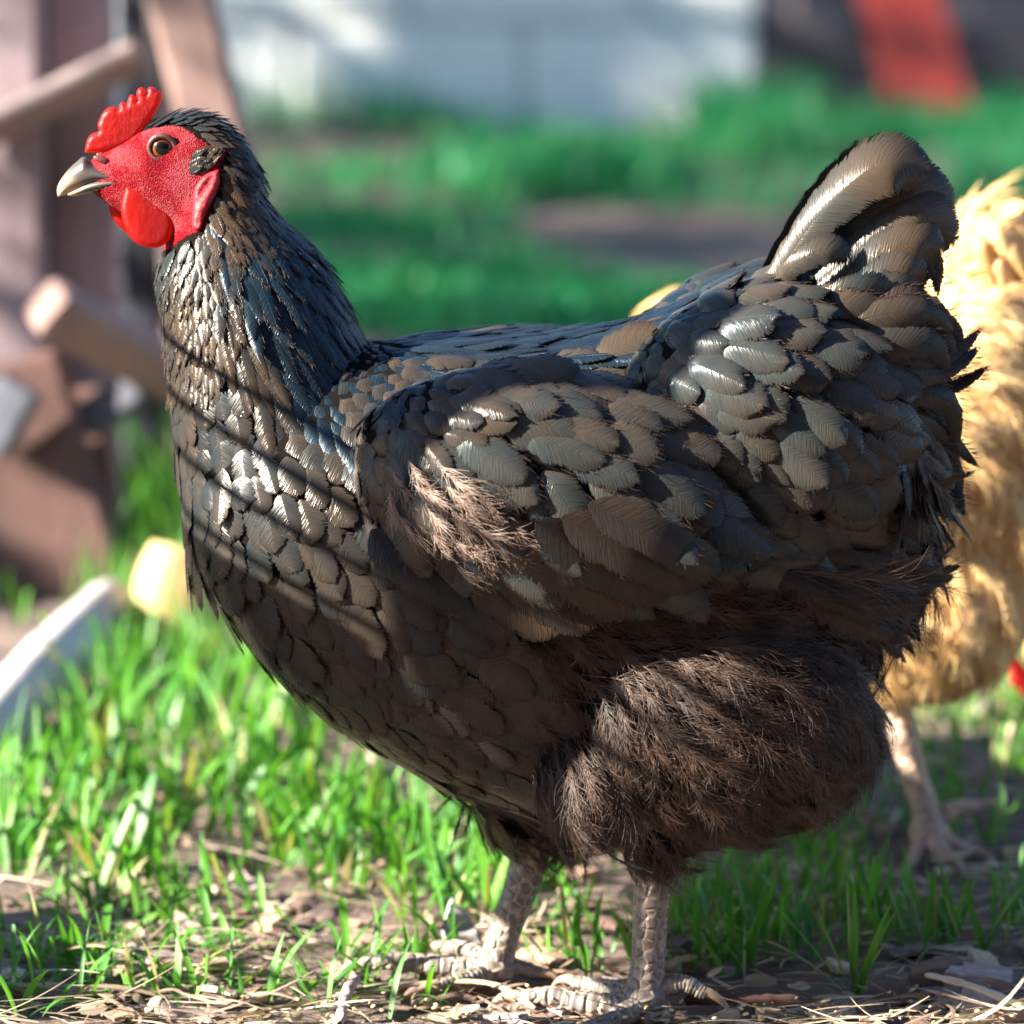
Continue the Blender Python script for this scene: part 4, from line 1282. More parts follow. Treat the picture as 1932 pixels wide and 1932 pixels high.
    hair('wing_down', plumes(P + Nm * 0.004, T, Nm, 0.019 * (1 + 0.2 * rng.normal(size=len(P))), 46, spread=0.9, barb=0.6, lift=0.4, droop=0.2), M['down'], hen)
    # ear tuft
    for ylo, yhi in ((-9, 0), (0, 9)):
        P, Nm = sk.sample(0.0014, EARP, ylo, yhi)
        T = tangent(np.tile(np.array([[0.75, 0, 0.45]]), (len(P), 1)), Nm, jit=0.12)
        join_feathers('ear_tuft', [feathers(P, T, Nm, np.full(len(P), 0.0085), np.full(len(P), 0.0032), prof_lance, lift=0.38, bend=0.22, cup=0.25, nt=6, nu=3)], blk, hen)['kind'] = 'stuff'
    # --- free barb ends on the feather edges
    hair('feather_fringe', np.vstack([fringe(take(wcv, np.where(wcv[0].mean(1)[:, 1] < 0)[0]), 30, 0.0060, 14, 7), fringe(sad, 12, 0.004, 11, 7), fringe(hack, 9, 0.0045, 9, 5), fringe(thr, 5, 0.004, 6, 3), fringe(rf, 24, 0.009, 14, 5, 0.3)] + [fringe(f, 130, 0.007, 24, 7, 0.3) for f in cvs]), M['fluff'], hen, 0.00014)
    # sparse bristles on the bare face
    P, Nm = sk.sample(0.0030, FACE, -9, 9)
    T = tangent(np.tile(np.array([[1.0, 0, -0.1]]), (len(P), 1)), Nm, jit=0.3)
    ln = 0.0022 * (0.5 + rng.random((len(P), 1)))
    hair('face_bristles', np.stack([P, P + T * ln * 0.5 + Nm * ln * 0.35, P + T * ln + Nm * ln * 0.45], 1), M['fluff'], hen, 0.00009)
    # --- legs
    yn, yf = -0.038, 0.020
    leg(hen, [(1232, 1590, yn), (1226, 1700, yn), (1222, 1790, yn), (1214, 1862, yn)], [36, 33, 32, 38],
        [([(1205, 1868, yn - .004), (1120, 1876, yn), (1040, 1866, yn + .006), (975, 1872, yn + .010)], 27, 15),
         ([(1205, 1872, yn - .006), (1150, 1888, yn - .020), (1095, 1890, yn - .034)], 25, 14),
         ([(1205, 1866, yn + .004), (1150, 1866, yn + .022), (1085, 1868, yn + .036)], 24, 13),
         ([(1225, 1850, yn), (1285, 1835, yn), (1330, 1852, yn - .002)], 24, 13)], M['leg'], M['claw'])
    leg(hen, [(1015, 1580, yf), (985, 1690, yf), (952, 1790, yf), (932, 1862, yf)], [38, 34, 31, 36],
        [([(925, 1866, yf), (830, 1862, yf + .004), (740, 1854, yf + .006), (680, 1862, yf + .008)], 26, 14),
         ([(925, 1870, yf - .004), (880, 1868, yf - .016), (820, 1872, yf - .026)], 24, 13),
         ([(925, 1862, yf + .006), (880, 1848, yf + .022), (820, 1858, yf + .040)], 24, 13),
         ([(940, 1856, yf), (985, 1862, yf), (1022, 1872, yf)], 20, 12)], M['leg'], M['claw'])
    return hen
black_hen()

BFLOW = [(700, 700, .8, .2), (600, 800, -.3, 1), (450, 1000, -.3, 1), (900, 620, 1, .1), (1200, 560, 1, 0), (1400, 500, 1, -.1), (1500, 560, 1, .1), (1600, 700, .8, .6), (1650, 900, .5, 1), (1600, 1200, .1, 1), (1400, 1400, 0, 1), (1200, 1300, .3, 1), (1100, 900, 1, .5), (900, 1200, .6, .8), (700, 1200, .5, .9)]
def buff_hen():
    hen = empty('buff_hen', (0, 0, 0))
    tag(hen, 'fluffy golden buff hen standing behind the black hen with a pale leg stretched back', 'hen', 'hens in the yard')
    body_st = [(430, 900, 1000, .02), (470, 840, 1100, .05), (560, 810, 1230, .075), (700, 780, 1340, .088), (850, 790, 1420, .094), (1000, 760, 1470, .098), (1150, 745, 1500, .100), (1300, 700, 1510, .098), (1430, 560, 1500, .092), (1540, 520, 1440, .082), (1640, 590, 1350, .064), (1710, 700, 1220, .036), (1735, 800, 1080, .015)]
    neck = [(660, 950, 170, .062), (550, 980, 150, .052), (440, 1000, 120, .042), (370, 1110, 92, .032), (330, 1190, 72, .024), (320, 1230, 66, .020)]
    X = Xf((392, 330), (312, 1245), math.radians(-62), 0.95)
    pcs = [loft_x(body_st, 60, 40, 2.15), loft_path(neck, 50, 36)]
    hd = loft_x([(172, 300, 352, .0065), (200, 285, 372, .0095), (235, 268, 395, .0125), (270, 246, 420, .0160), (310, 226, 445, .0185), (355, 214, 462, .0205), (405, 220, 470, .0215), (450, 255, 470, .021), (480, 300, 450, .015)], 30, 28, 2.1)
    hv = []
    for x, y, z in hd[0]:
        p = X((x / PXM + 966, 1870 - (z - _z0) / PZM))
        hv.append(tuple(L(p[0], p[1], y)))
    pcs.append((hv, hd[1]))
    def both(c, r, a, y, ry):
        e = ellipsoid_arr(LS(c[0], c[1], y), (r[0] * PXM, ry, r[1] * PZM), rot_y(a), 30, 18)
        pcs.append(e); pcs.append(mirror(e))
    both((1000, 900), (330, 190), 0.2, -0.078, 0.032)
    both((1370, 1330), (270, 220), 0.0, -0.045, 0.06)
    both((1580, 1150), (150, 260), 0.0, -0.030, 0.05)
    pcs.append(ellipsoid_arr(L(1530, 540), (75 * PXM, 0.030, 110 * PZM), rot_y(0.2), 30, 18))       # short tail cushion
    both((1540, 520), (60, 85), 0.2, -0.018, 0.016)
    body = remesh('body', pcs, 0.0042, 6, M['body_buff'], hen)
    face_attr(body, FACE, X)
    head_parts(hen, body, X, True)
    sk = Skin(body)
    FB = [X(p) for p in FACE]
    ALL = [(300, 300), (1850, 300), (1850, 1700), (250, 1700)]
    def lay(poly, spacing, ln, wd, prof, **kw):
        P, Nm = sk.sample(spacing, poly)
        p2 = sk.px(P)
        ok = ~in_poly(p2, FB)
        P, Nm, p2 = P[ok], Nm[ok], p2[ok]
        T = tangent(flow(p2, BFLOW), Nm, jit=0.15)
        n = len(P)
        return feathers(P + Nm * 0.0006, T, Nm, ln * (1 + .15 * rng.normal(size=n)), wd * (1 + .12 * rng.normal(size=n)), prof, **kw)
    join_feathers('plumage', [lay(ALL, 0.013, 0.030, 0.020, prof_round, lift=0.02, bend=0.04, cup=0.12, jag=0.08, nt=8, nu=5)], M['buff'], hen)['kind'] = 'stuff'
    P, Nm = sk.sample(0.0058, [(600, 500), (1850, 300), (1850, 1700), (1000, 1700)])
    T = tangent(flow(sk.px(P), BFLOW), Nm, jit=0.25)
    hair('fluff', plumes(P, T, Nm, 0.024 * (1 + 0.2 * rng.normal(size=len(P))), 26, spread=0.8, barb=0.65, lift=0.22, droop=0.2), M['bufffluff'], hen, 0.0002)
    tl = []
    for k, (tx, ty, y) in enumerate([(1600, 462, -.03), (1575, 452, -.02), (1550, 452, -.01), (1622, 485, -.036), (1636, 520, -.04), (1600, 462, .03), (1575, 452, .02), (1550, 450, 0), (1636, 520, .04)]):
        tl.append(manual_feather([(1450, 600, y * 0.6), (1500, 500, y * 1.1), ((1500 + tx) / 2 + 12, ty + 4, y * 1.2), (tx + 8, ty + 45, y)], 95, prof_round, roll=0.3 if y < 0 else -0.3, cup=0.3, nt=14, nu=7))
    tail = join_feathers('tail', tl[5:], M['buff'], hen)
    for f in tl[:5]: split_feathers('tail_feather', f, [0], M['buff'], tail)
    for (tx, ty, ex, ey) in [(1560, 470, 1620, 560), (1590, 500, 1650, 600), (1530, 500, 1570, 620), (1570, 540, 1600, 660)]:
        split_feathers('tail_feather', manual_feather([(1470, 560, -.035), (tx, ty, -.05), (ex, ey, -.052)], 52, prof_lance, roll=0.4, cup=0.35), [0], M['buff'], tail)
    yn, yf = -0.045, 0.045
    leg(hen, [(1325, 1470, yn), (1345, 1570, yn), (1378, 1700, yn), (1408, 1800, yn), (1415, 1850, yn)], [44, 34, 30, 32, 40],
        [([(1412, 1850, yn), (1390, 1880, yn - .012), (1362, 1905, yn - .030)], 26, 15),
         ([(1415, 1850, yn), (1440, 1880, yn - .020), (1462, 1885, yn - .036)], 26, 15),
         ([(1415, 1850, yn), (1470, 1870, yn - .01), (1520, 1884, yn - .014)], 25, 14),
         ([(1415, 1830, yn), (1480, 1795, yn + .004), (1540, 1790, yn + .008)], 24, 14)], M['bleg'], M['claw'])
    leg(hen, [(1100, 1430, yf), (1010, 1560, yf), (930, 1690, yf), (890, 1790, yf), (870, 1845, yf)], [44, 34, 30, 30, 36],
        [([(868, 1850, yf), (790, 1852, yf), (700, 1862, yf)], 26, 14), ([(868, 1850, yf), (800, 1856, yf - .02), (740, 1864, yf - .035)], 25, 14),
         ([(868, 1850, yf), (800, 1856, yf + .02), (740, 1864, yf + .035)], 25, 14), ([(880, 1845, yf), (930, 1850, yf), (960, 1866, yf)], 22, 13)], M['bleg'], M['claw'])
    return hen
bh = buff_hen()
# screen position of a local point of the buff hen: its tail top (1545, 430) is seen at (1862, 352)
BY = 0.36
p = at(1862, 352, BY)
q = L(1545, 362)
bh.location = (p.x - q.x, BY, 0)
bs = p.z / q.z
bh.scale = (bs, bs, bs)
bh.location.x = p.x - q.x * bs
print('buff hen scale', bs, bh.location)

def copy_tree(o, parent=None):
    c = o.copy()
    C.objects.link(c)
    c.parent = parent
    for ch in list(o.children):
        copy_tree(ch, c)
    return c
h3 = copy_tree(bh)
tag(h3, 'buff hen with its head lowered to the grass, mostly hidden past the golden hen', 'hen', 'hens in the yard')
h3.scale = (bs * 0.7,) * 3
h3.rotation_euler = (0, math.radians(-13), 0)
h3.location = (0.5, 0.5, 0)
bpy.context.view_layer.update()
cb = [o for o in h3.children if o.name.startswith('comb')][0]
cc = sum((cb.matrix_world @ Vector(v) for v in cb.bound_box), Vector()) / 8
tp = on_ground(1922, 1275, cc.z)
h3.location = (0.5 + tp.x - cc.x, 0.5 + tp.y - cc.y, 0)
print('third hen', h3.location, tp, 'buff', bh.location)


# ------------------------------------------------------------------ weathered timber on the left
def trestle():
    Y = 1.38
    root = empty('wooden_trestle', (at(200, 900, Y).x, Y, 0))
    tag(root, 'weathered grey-brown timber trestle with slanting beams behind the hen\'s head', 'trestle')
    o = root.location
    W = lambda px, py, dy=0.0: at(px, py, Y + dy) - o
    def bar(nm, a, b, w, h, m, up=Vector((0, -1, 0)), bev=0.006):
        obj_bm(nm, beam(a, b, w, h, up, 1.0, bev), m, root)
    u = 0.000412
    # upright boards
    for x0, x1 in ((-170, -45), (-40, 78), (84, 214)):
        xm = (x0 + x1) / 2
        t = W(xm, -60, 0.02 * math.sin(x0)); g = on_ground(xm, 1130); 
        b = Vector((t.x, t.y, -0.02)); t.z = 0.62
        bar('board', b, t, (x1 - x0) * u, 0.03, M['oldwood'])
    # tan leaning post
    a, b = W(330, -60, -0.05), W(560, 900, -0.05)
    bar('post', a, b, 118 * u, 0.045, M['tanwood'])
    # dark back post in the gap
    t = W(262, -60, 0.12); bar('post', Vector((t.x, t.y, -0.02)), t, 70 * u, 0.04, M['darkwood'])
    t = W(305, -60, 0.10); bar('post', Vector((t.x + 0.02, t.y, -0.02)), t, 60 * u, 0.04, M['oldwood'])
    # thin slanting rail
    bar('rail', W(-60, 265, -0.06), W(262, 105, -0.03), 34 * u, 0.05, M['oldwood_h'], Vector((0, -1, 0.5)))
    # thick beam end
    bar('crossbeam', W(80, 572, -0.22), W(420, 760, -0.10), 0.036, 0.040, M['tanwood'], Vector((0, -0.6, 1)), 0.010)
    # low broad planks
    bar('plank', W(-40, 700, -0.16), W(95, 1170, -0.20), 0.125, 0.03, M['brownwood'], Vector((0, -1, 0.1)))
    bar('plank', W(120, 735, -0.10), W(170, 1150, -0.12), 0.060, 0.03, M['brownwood'], Vector((0, -1, 0.1)))
trestle()
def offcut(px, py, Y, w, h, ang, label):
    p = at(px, py, Y)
    d = Vector((math.cos(ang), 0, math.sin(ang)))
    o = obj_bm('painted_offcut', beam(p - d * w / 2, p + d * w / 2, h, 0.018, Vector((0, -1, 0.6)), 1, 0.004), M['whiteoff'])
    tag(o, label, 'wood offcut')
offcut(208, 765, 1.225, 0.052, 0.026, math.radians(32), 'small pale painted offcut tilted under the thick crossbeam')
offcut(8, 785, 1.17, 0.054, 0.034, math.radians(60), 'pale painted offcut leaning against the broad brown plank')

def log(name, pts, rad, mat, label, cat):
    P = [Vector(p) for p in spline(pts, 40)]
    n = 40
    R = np.interp(np.linspace(0, 1, n), np.linspace(0, 1, len(rad)), rad)
    v, q, u, t = tube_arr(P, R, 26)
    ang = np.tile(np.arange(27) / 26 * 2 * np.pi, n)
    cen = np.repeat(np.array([tuple(p) for p in P]), 27, 0)
    v = cen + (v - cen) * (1 + 0.05 * np.sin(3 * ang + 1) + 0.035 * np.sin(7 * ang) + 0.02 * np.sin(13 * ang))[:, None]
    caps = np.array([[i for i in range(26)][::-1], [(n - 1) * 27 + i for i in range(26)]])
    o = mesh_np(name, v, [q, caps], mat)
    return tag(o, label, cat)
a = on_ground(-70, 1470); b = on_ground(205, 1225)
log('log', [(a.x, a.y, 0.010), ((a.x + b.x) / 2, (a.y + b.y) / 2, 0.024), (b.x, b.y, 0.030)], [0.020, 0.021, 0.019], M['palelog'], 'bare whitish branch lying in the grass below the trestle', 'log')
c = on_ground(322, 1232)
log('split_log', [(c.x, c.y, -0.01), (c.x + 0.004, c.y + 0.004, 0.045), (c.x + 0.010, c.y + 0.01, 0.070)], [0.026, 0.028, 0.023], M['yellowlog'], 'bright yellow split log standing in sunlight by the black hen\'s breast', 'log')

# ------------------------------------------------------------------ litter
def gz(x, y):
    return 0.0
def strips(name, B, Dv, Ln, Wd, bendz, mat, label, cat, nt=6, curl=0.3, updir=None):
    n = len(B)
    t = np.linspace(0, 1, nt); u = np.array([-1, 0, 1.0])
    Dn = Dv / np.linalg.norm(Dv, axis=1, keepdims=True)
    up = np.tile(np.array([[0, 0, 1.0]]), (n, 1)) + rng.normal(size=(n, 3)) * 0.35
    Bn = np.cross(up, Dn); Bn /= np.linalg.norm(Bn, axis=1, keepdims=True)
    Un = np.cross(Dn, Bn)
    sb = rng.normal(size=n) * curl
    w = np.minimum(1, 0.55 + t * 2) * np.minimum(1, 0.35 + (1 - t) * 2.5)
    P = B[:, None] + Dn[:, None] * (Ln[:, None] * t[None])[..., None] + Bn[:, None] * (sb[:, None] * Ln[:, None] * t[None] ** 2)[..., None] + Un[:, None] * (bendz[:, None] * Ln[:, None] * (t * (1 - t))[None])[..., None]
    X = Wd[:, None, None] * 0.5 * w[None, :, None] * u[None, None]
    V = P[:, :, None] + Bn[:, None, None] * X[..., None] - Un[:, None, None] * (0.35 * np.abs(X) * 0.5)[..., None]
    V = V.reshape(-1, 3)
    q0 = np.array([(i * 3 + k, i * 3 + k + 1, (i + 1) * 3 + k + 1, (i + 1) * 3 + k) for i in range(nt - 1) for k in range(2)])
    q = (q0[None] + (np.arange(n) * nt * 3)[:, None, None]).reshape(-1, 4)
    uv = np.stack([np.broadcast_to(u[None, None] * 0.5 + 0.5, X.shape), np.broadcast_to(t[None, :, None] * Ln[:, None, None] * 100, X.shape)], -1).reshape(-1, 2)
    rnd = np.repeat(rng.random(n), nt * 3)
    tt = np.ones(len(V))
    return tag(mesh_np(name, V, q, mat, None, True, uv, {'rnd': rnd, 'tt': tt}), label, cat, None, 'stuff')
def litter():
    n = 4200
    y = -0.33 + 1.25 * rng.random(n) ** 1.6
    x = (rng.random(n) - 0.5) * (0.62 + 0.24 * (y + 0.3))
    a = rng.normal(size=n) * 0.7 + np.where(rng.random(n) < 0.5, 0.25, math.pi)
    B = np.stack([x, y, rng.random(n) * 0.008 + 0.001], 1)
    D = np.stack([np.cos(a), np.sin(a), rng.normal(size=n) * 0.06], 1)
    ln = 0.008 + rng.random(n) ** 2.2 * 0.05
    strips('straw', B, D, ln, 0.0007 + 0.0016 * rng.random(n) ** 2, rng.random(n) * 0.25, M['straw'], 'dry brown and pale straw strewn over the soil', 'straw')
    # splinters and flat bark flakes too many to count
    n = 1500
    y = -0.33 + 1.3 * rng.random(n) ** 1.5
    x = (rng.random(n) - 0.5) * (0.64 + 0.24 * (y + 0.3))
    a = rng.random(n) * 6.28
    B = np.stack([x, y, rng.random(n) * 0.006 + 0.001], 1)
    D = np.stack([np.cos(a), np.sin(a), rng.normal(size=n) * 0.15], 1)
    strips('bark_flakes', B, D, 0.005 + 0.014 * rng.random(n), 0.003 + 0.006 * rng.random(n), rng.random(n) * 0.2, M['straw'], 'small brown bark flakes and shavings on the soil', 'bark', 4)
litter()
def straw_heap(px0, px1, py0, py1, n, label):
    B = np.array([tuple(on_ground(random.uniform(px0, px1), random.uniform(py0, py1), 0.002 + 0.014 * random.random() ** 2)) for _ in range(n)])
    a = rng.normal(size=n) * 0.5 + np.where(rng.random(n) < 0.5, -0.1, math.pi)
    strips('straw', B, np.stack([np.cos(a), np.sin(a), rng.normal(size=n) * 0.10], 1), 0.012 + 0.05 * rng.random(n) ** 1.5, 0.0008 + 0.0026 * rng.random(n) ** 2, rng.random(n) * 0.35, M['straw'], label, 'straw', 7, 0.4)
straw_heap(1450, 1960, 1890, 1960, 80, 'loose heap of pale straw at the foot of the bright tuft')
straw_heap(350, 1100, 1915, 1965, 60, 'loose pale straw in front of the black hen\'s toes')
straw_heap(-30, 640, 1760, 1950, 170, 'loose dull straw over the open soil below the left grass')
def chip_mesh(seed):
    r = random.Random(seed)
    bm = bmesh.new()
    bmesh.ops.create_cube(bm, size=1)
    bmesh.ops.subdivide_edges(bm, edges=[e for e in bm.edges if abs((e.verts[0].co - e.verts[1].co).x) > 0.5], cuts=2)
    for v in bm.verts:
        k = 1 - 0.35 * abs(v.co.x * 2) ** 2 * r.random()
        v.co.y *= k; v.co.z *= 1 - 0.3 * r.random()
        v.co += Vector((r.uniform(-.10, .10), r.uniform(-.08, .08), r.uniform(-.16, .16)))
    bmesh.ops.bevel(bm, geom=list(bm.edges), offset=0.02, segments=1, affect='EDGES')
    me = bpy.data.meshes.new('wood_chip')
    bm.to_mesh(me); bm.free()
    return me
CH = []
for k in range(12):
    me = chip_mesh(k)
    me.materials.append(M['chip'][k % 4])
    CH.append(me)
def chip(x, y, lx, ly, lz, rz, k, label='brown wood chip lying among straw on the soil', z=None, rx=None, group='wood chips on the soil'):
    o = link(bpy.data.objects.new('wood_chip', CH[k % 12]))
    o.scale = (lx, ly, lz)
    o.location = (x, y, (lz * 0.35 if z is None else z))
    o.rotation_euler = (random.uniform(-.25, .25) if rx is None else rx, random.uniform(-.18, .18), rz)
    return tag(o, label, 'wood chip', group)
def chips():
    rr = random.Random(3)
    for i in range(210):
        px = rr.uniform(-20, 1950); py = 1340 + 610 * rr.random() ** 0.75
        p = on_ground(px, py)
        s = rr.uniform(0.008, 0.028)
        kk = rr.randrange(12)
        where = 'in the open soil below the left grass' if px < 640 and py > 1650 else 'among the tall grass below the white branch' if px < 640 else 'in the straw by the black hen\'s feet' if px < 1330 else 'in the straw near the bright grass tuft' if py > 1700 else 'in the grass near the golden hen\'s foot'
        lab = ('dark brown', 'reddish brown', 'pale tan', 'greyish mauve')[kk % 4] + (' long' if s > .016 else ' small') + ' wood chip ' + where
        chip(p.x, p.y, s, s * rr.uniform(.3, .7), s * rr.uniform(.12, .3), rr.uniform(0, 3.14), kk, lab, None, None, lab.split(' wood')[0] + ' chips ' + where)
    for (px, py, lx, ly, lz, rz, lab) in [(1765, 1868, 0.026, 0.014, 0.012, 0.1, 'thick brown ridged bark chunk beside a smoother one near the grass tuft'), (1845, 1878, 0.032, 0.018, 0.012, -0.25, 'thick smooth brown wood chunk beside the ridged bark')]:
        p = on_ground(px, py)
        chip(p.x, p.y, lx, ly, lz, rz, 0 if lx < .03 else 7, lab, 0.008, 0.15, 'thick chunks near the grass tuft')
chips()
def bent_stick(name, pts, r, mat, label, cat='stick', flat=1.0):
    P = [Vector(p) for p in spline(pts, 26)]
    R = np.array([r * (0.85 + 0.3 * random.random()) for _ in P]); R[0] *= 0.4; R[-1] *= 0.4
    v, q, u, t = tube_arr(P, R, 9)
    zc = np.repeat([p.z for p in P], 10)
    v[:, 2] = zc + (v[:, 2] - zc) * flat
    return tag(mesh_np(name, v, q, mat), label, cat)
def G(px, py, z): 
    p = on_ground(px, py); return (p.x, p.y, z)
bent_stick('stick', [G(1290, 1908, .006), G(1380, 1912, .007), G(1510, 1908, .006)], 0.0028, M['brownwood'], 'thin brown twig lying by the black hen\'s near foot')
bent_stick('straw_stem', [G(660, 1900, .006), G(800, 1885, .008), G(930, 1890, .009), G(1010, 1925, .006)], 0.0022, M['strawstem'], 'broad pale bent straw stem in front of the black hen\'s toes', 'straw', 0.5)
bent_stick('straw_stem', [G(-20, 1880, .004), G(100, 1878, .005), G(215, 1895, .004)], 0.0022, M['strawstem'], 'pale flat splinter of straw lying below the sparse grass', 'straw', 0.5)
bent_stick('stick', [G(640, 1945, .004), G(655, 1910, .010), G(672, 1890, .012)], 0.0028, M['chip'][3], 'short stubby grey stick end poking up by the bent straw stem')
bent_stick('straw_stem', [G(1380, 1640, .030), G(1430, 1590, .040), G(1540, 1560, .028), G(1600, 1560, .004)], 0.0015, M['strawstem'], 'tan arched dry stem behind the black hen\'s thigh', 'straw')
bent_stick('straw_stem', [G(1745, 1890, .014), G(1830, 1905, .012), G(1940, 1925, .006)], 0.0030, M['chip'][2], 'curled tan strip of bark beside the pale slab', 'bark', 0.5)
def dry_leaf(px, py, s, rz, mat, label, tilt=0.5):
    outl = [(0, -1), (.35, -.7), (.5, -.2), (.45, .3), (.2, .75), (0, 1.05), (-.22, .75), (-.47, .3), (-.5, -.2), (-.33, -.7)]
    p = on_ground(px, py)
    R = Matrix.Rotation(rz, 3, 'Z') @ Matrix.Rotation(tilt, 3, 'X')
    pl = [(a * 40, b * 40) for a, b in outl]
    o = inflate('dry_leaf', pl, 0.0004, mat, None, lambda x, y, h: R @ Vector((x / 40 * s, y / 40 * s, h + s * (0.5 * (x / 40) ** 2 + 0.25 * (y / 40) ** 2 + 0.05 * math.sin(y * 0.3)))), rim=5, step=4)
    o.location = (p.x, p.y, 0.006)
    return tag(o, label, 'leaf')
dry_leaf(870, 1800, 0.022, 0.5, M['palelog'], 'pale dry leaf standing behind the black hen\'s far leg', 0.9)
dry_leaf(720, 1660, 0.016, 1.2, M['chip'][1], 'tan curled leaf in the grass below the black hen\'s belly', 0.3)
dry_leaf(460, 1690, 0.015, 0.3, M['chip'][3], 'mauve-brown dry leaf lying among the left grass', 0.3)
dry_leaf(1150, 1850, 0.012, 2.0, M['chip'][1], 'crumpled brown leaf between the black hen\'s feet', 0.6)
dry_leaf(1640, 1570, 0.018, 1.0, M['chip'][1], 'orange-brown leaf by the golden hen\'s leg', 0.4)
def seeds():
    n = 130
    V, Q, o = [], [], 0
    e, f = ellipsoid_arr(Vector((0, 0, 0)), (1, 0.55, 0.5), None, 8, 5)
    e = np.array(e); f = np.array(f)
    for i in range(n):
        px = random.uniform(550, 1940); py = random.gauss(1925, 18)
        p = on_ground(px, py)
        a = random.random() * 6.28
        s = random.uniform(0.0008, 0.0019)
        r = np.array(Matrix.Rotation(a, 3, 'Z') @ Matrix.Rotation(random.uniform(-.5, .5), 3, 'Y'))
        V.append((e * s) @ r.T + np.array((p.x, p.y, random.uniform(.003, .010))))
        Q.append(f + o); o += len(e)
    ob = mesh_np('seed_husks', np.vstack(V), np.vstack(Q), M['yellowlog'])
    tag(ob, 'pale seed husks scattered on the sunlit soil at the feet', 'seeds', None, 'stuff')
seeds()

# ------------------------------------------------------------------ grass
def blades(name, B, H, Wd, lean, az, mat, label, nt=7, droop=0.6):
    n = len(B)
    t = np.linspace(0, 1, nt); u = np.array([-1, 0, 1.0])
    A = np.stack([np.cos(az), np.sin(az), np.zeros(n)], 1)
    ang = lean[:, None] + droop * (0.3 + rng.random(n))[:, None] * t[None] ** 1.6 * (0.4 + lean[:, None])
    ds = H[:, None] / (nt - 1)
    hx = np.concatenate([np.zeros((n, 1)), np.cumsum(np.sin(ang[:, 1:]) * ds, 1)], 1)
    hz = np.concatenate([np.zeros((n, 1)), np.cumsum(np.cos(ang[:, 1:]) * ds, 1)], 1)
    P = B[:, None] + A[:, None] * hx[..., None] + np.array([0, 0, 1.0]) * hz[..., None]
    tw = az + math.pi / 2 + rng.normal(size=n) * 0.7
    Bn = np.stack([np.cos(tw), np.sin(tw), np.zeros(n)], 1)
    blunt = rng.random(n) < 0.25
    w = np.where(blunt[:, None], np.minimum(1, 0.6 + t * 2)[None] * np.minimum(1, 0.55 + (1 - t) * 6)[None], np.minimum(1, 0.6 + t * 2)[None] * np.minimum(1, 0.04 + (1 - t) * 1.8)[None])
    X = Wd[:, None, None] * 0.5 * w[..., None] * u[None, None]
    V = P[:, :, None] + Bn[:, None, None] * X[..., None]
    V = V + (np.abs(X) * 0.45)[..., None] * (A[:, None, None] * -0.6 + np.array([0, 0, 0.3]))
    V = V.reshape(-1, 3)
    q0 = np.array([(i * 3 + k, i * 3 + k + 1, (i + 1) * 3 + k + 1, (i + 1) * 3 + k) for i in range(nt - 1) for k in range(2)])
    q = (q0[None] + (np.arange(n) * nt * 3)[:, None, None]).reshape(-1, 4)
    uv = np.stack([np.broadcast_to(u[None, None] * 0.5 + 0.5, X.shape), np.broadcast_to(t[None, :, None] * H[:, None, None] * 100, X.shape)], -1).reshape(-1, 2)
    rnd = np.repeat(rng.random(n), nt * 3)
    tt = np.broadcast_to(t[None, :, None], (n, nt, 3)).reshape(-1)
    return tag(mesh_np(name, V, q, mat, None, True, uv, {'rnd': rnd, 'tt': tt}), label, 'grass', None, 'stuff')
def patch(px0, px1, py0, py1, n, clump=4, spread=0.012):
    """clumped blade roots within a stretch of ground"""
    m = max(1, n // clump)
    pts = []
    while len(pts) < m:
        a, b = px0 + (px1 - px0) * random.random(), py0 + (py1 - py0) * random.random()
        if 1640 < a < 1900 and 1590 < b < 1740 and random.random() < 0.93:       # trodden bare by the golden hen's foot
            m -= 1
            continue
        pts.append(tuple(on_ground(a, b)))
    m = len(pts)
    C_ = np.array(pts)
    return np.repeat(C_, clump, 0) + np.concatenate([rng.normal(size=(m * clump, 2)) * spread, np.zeros((m * clump, 1))], 1)
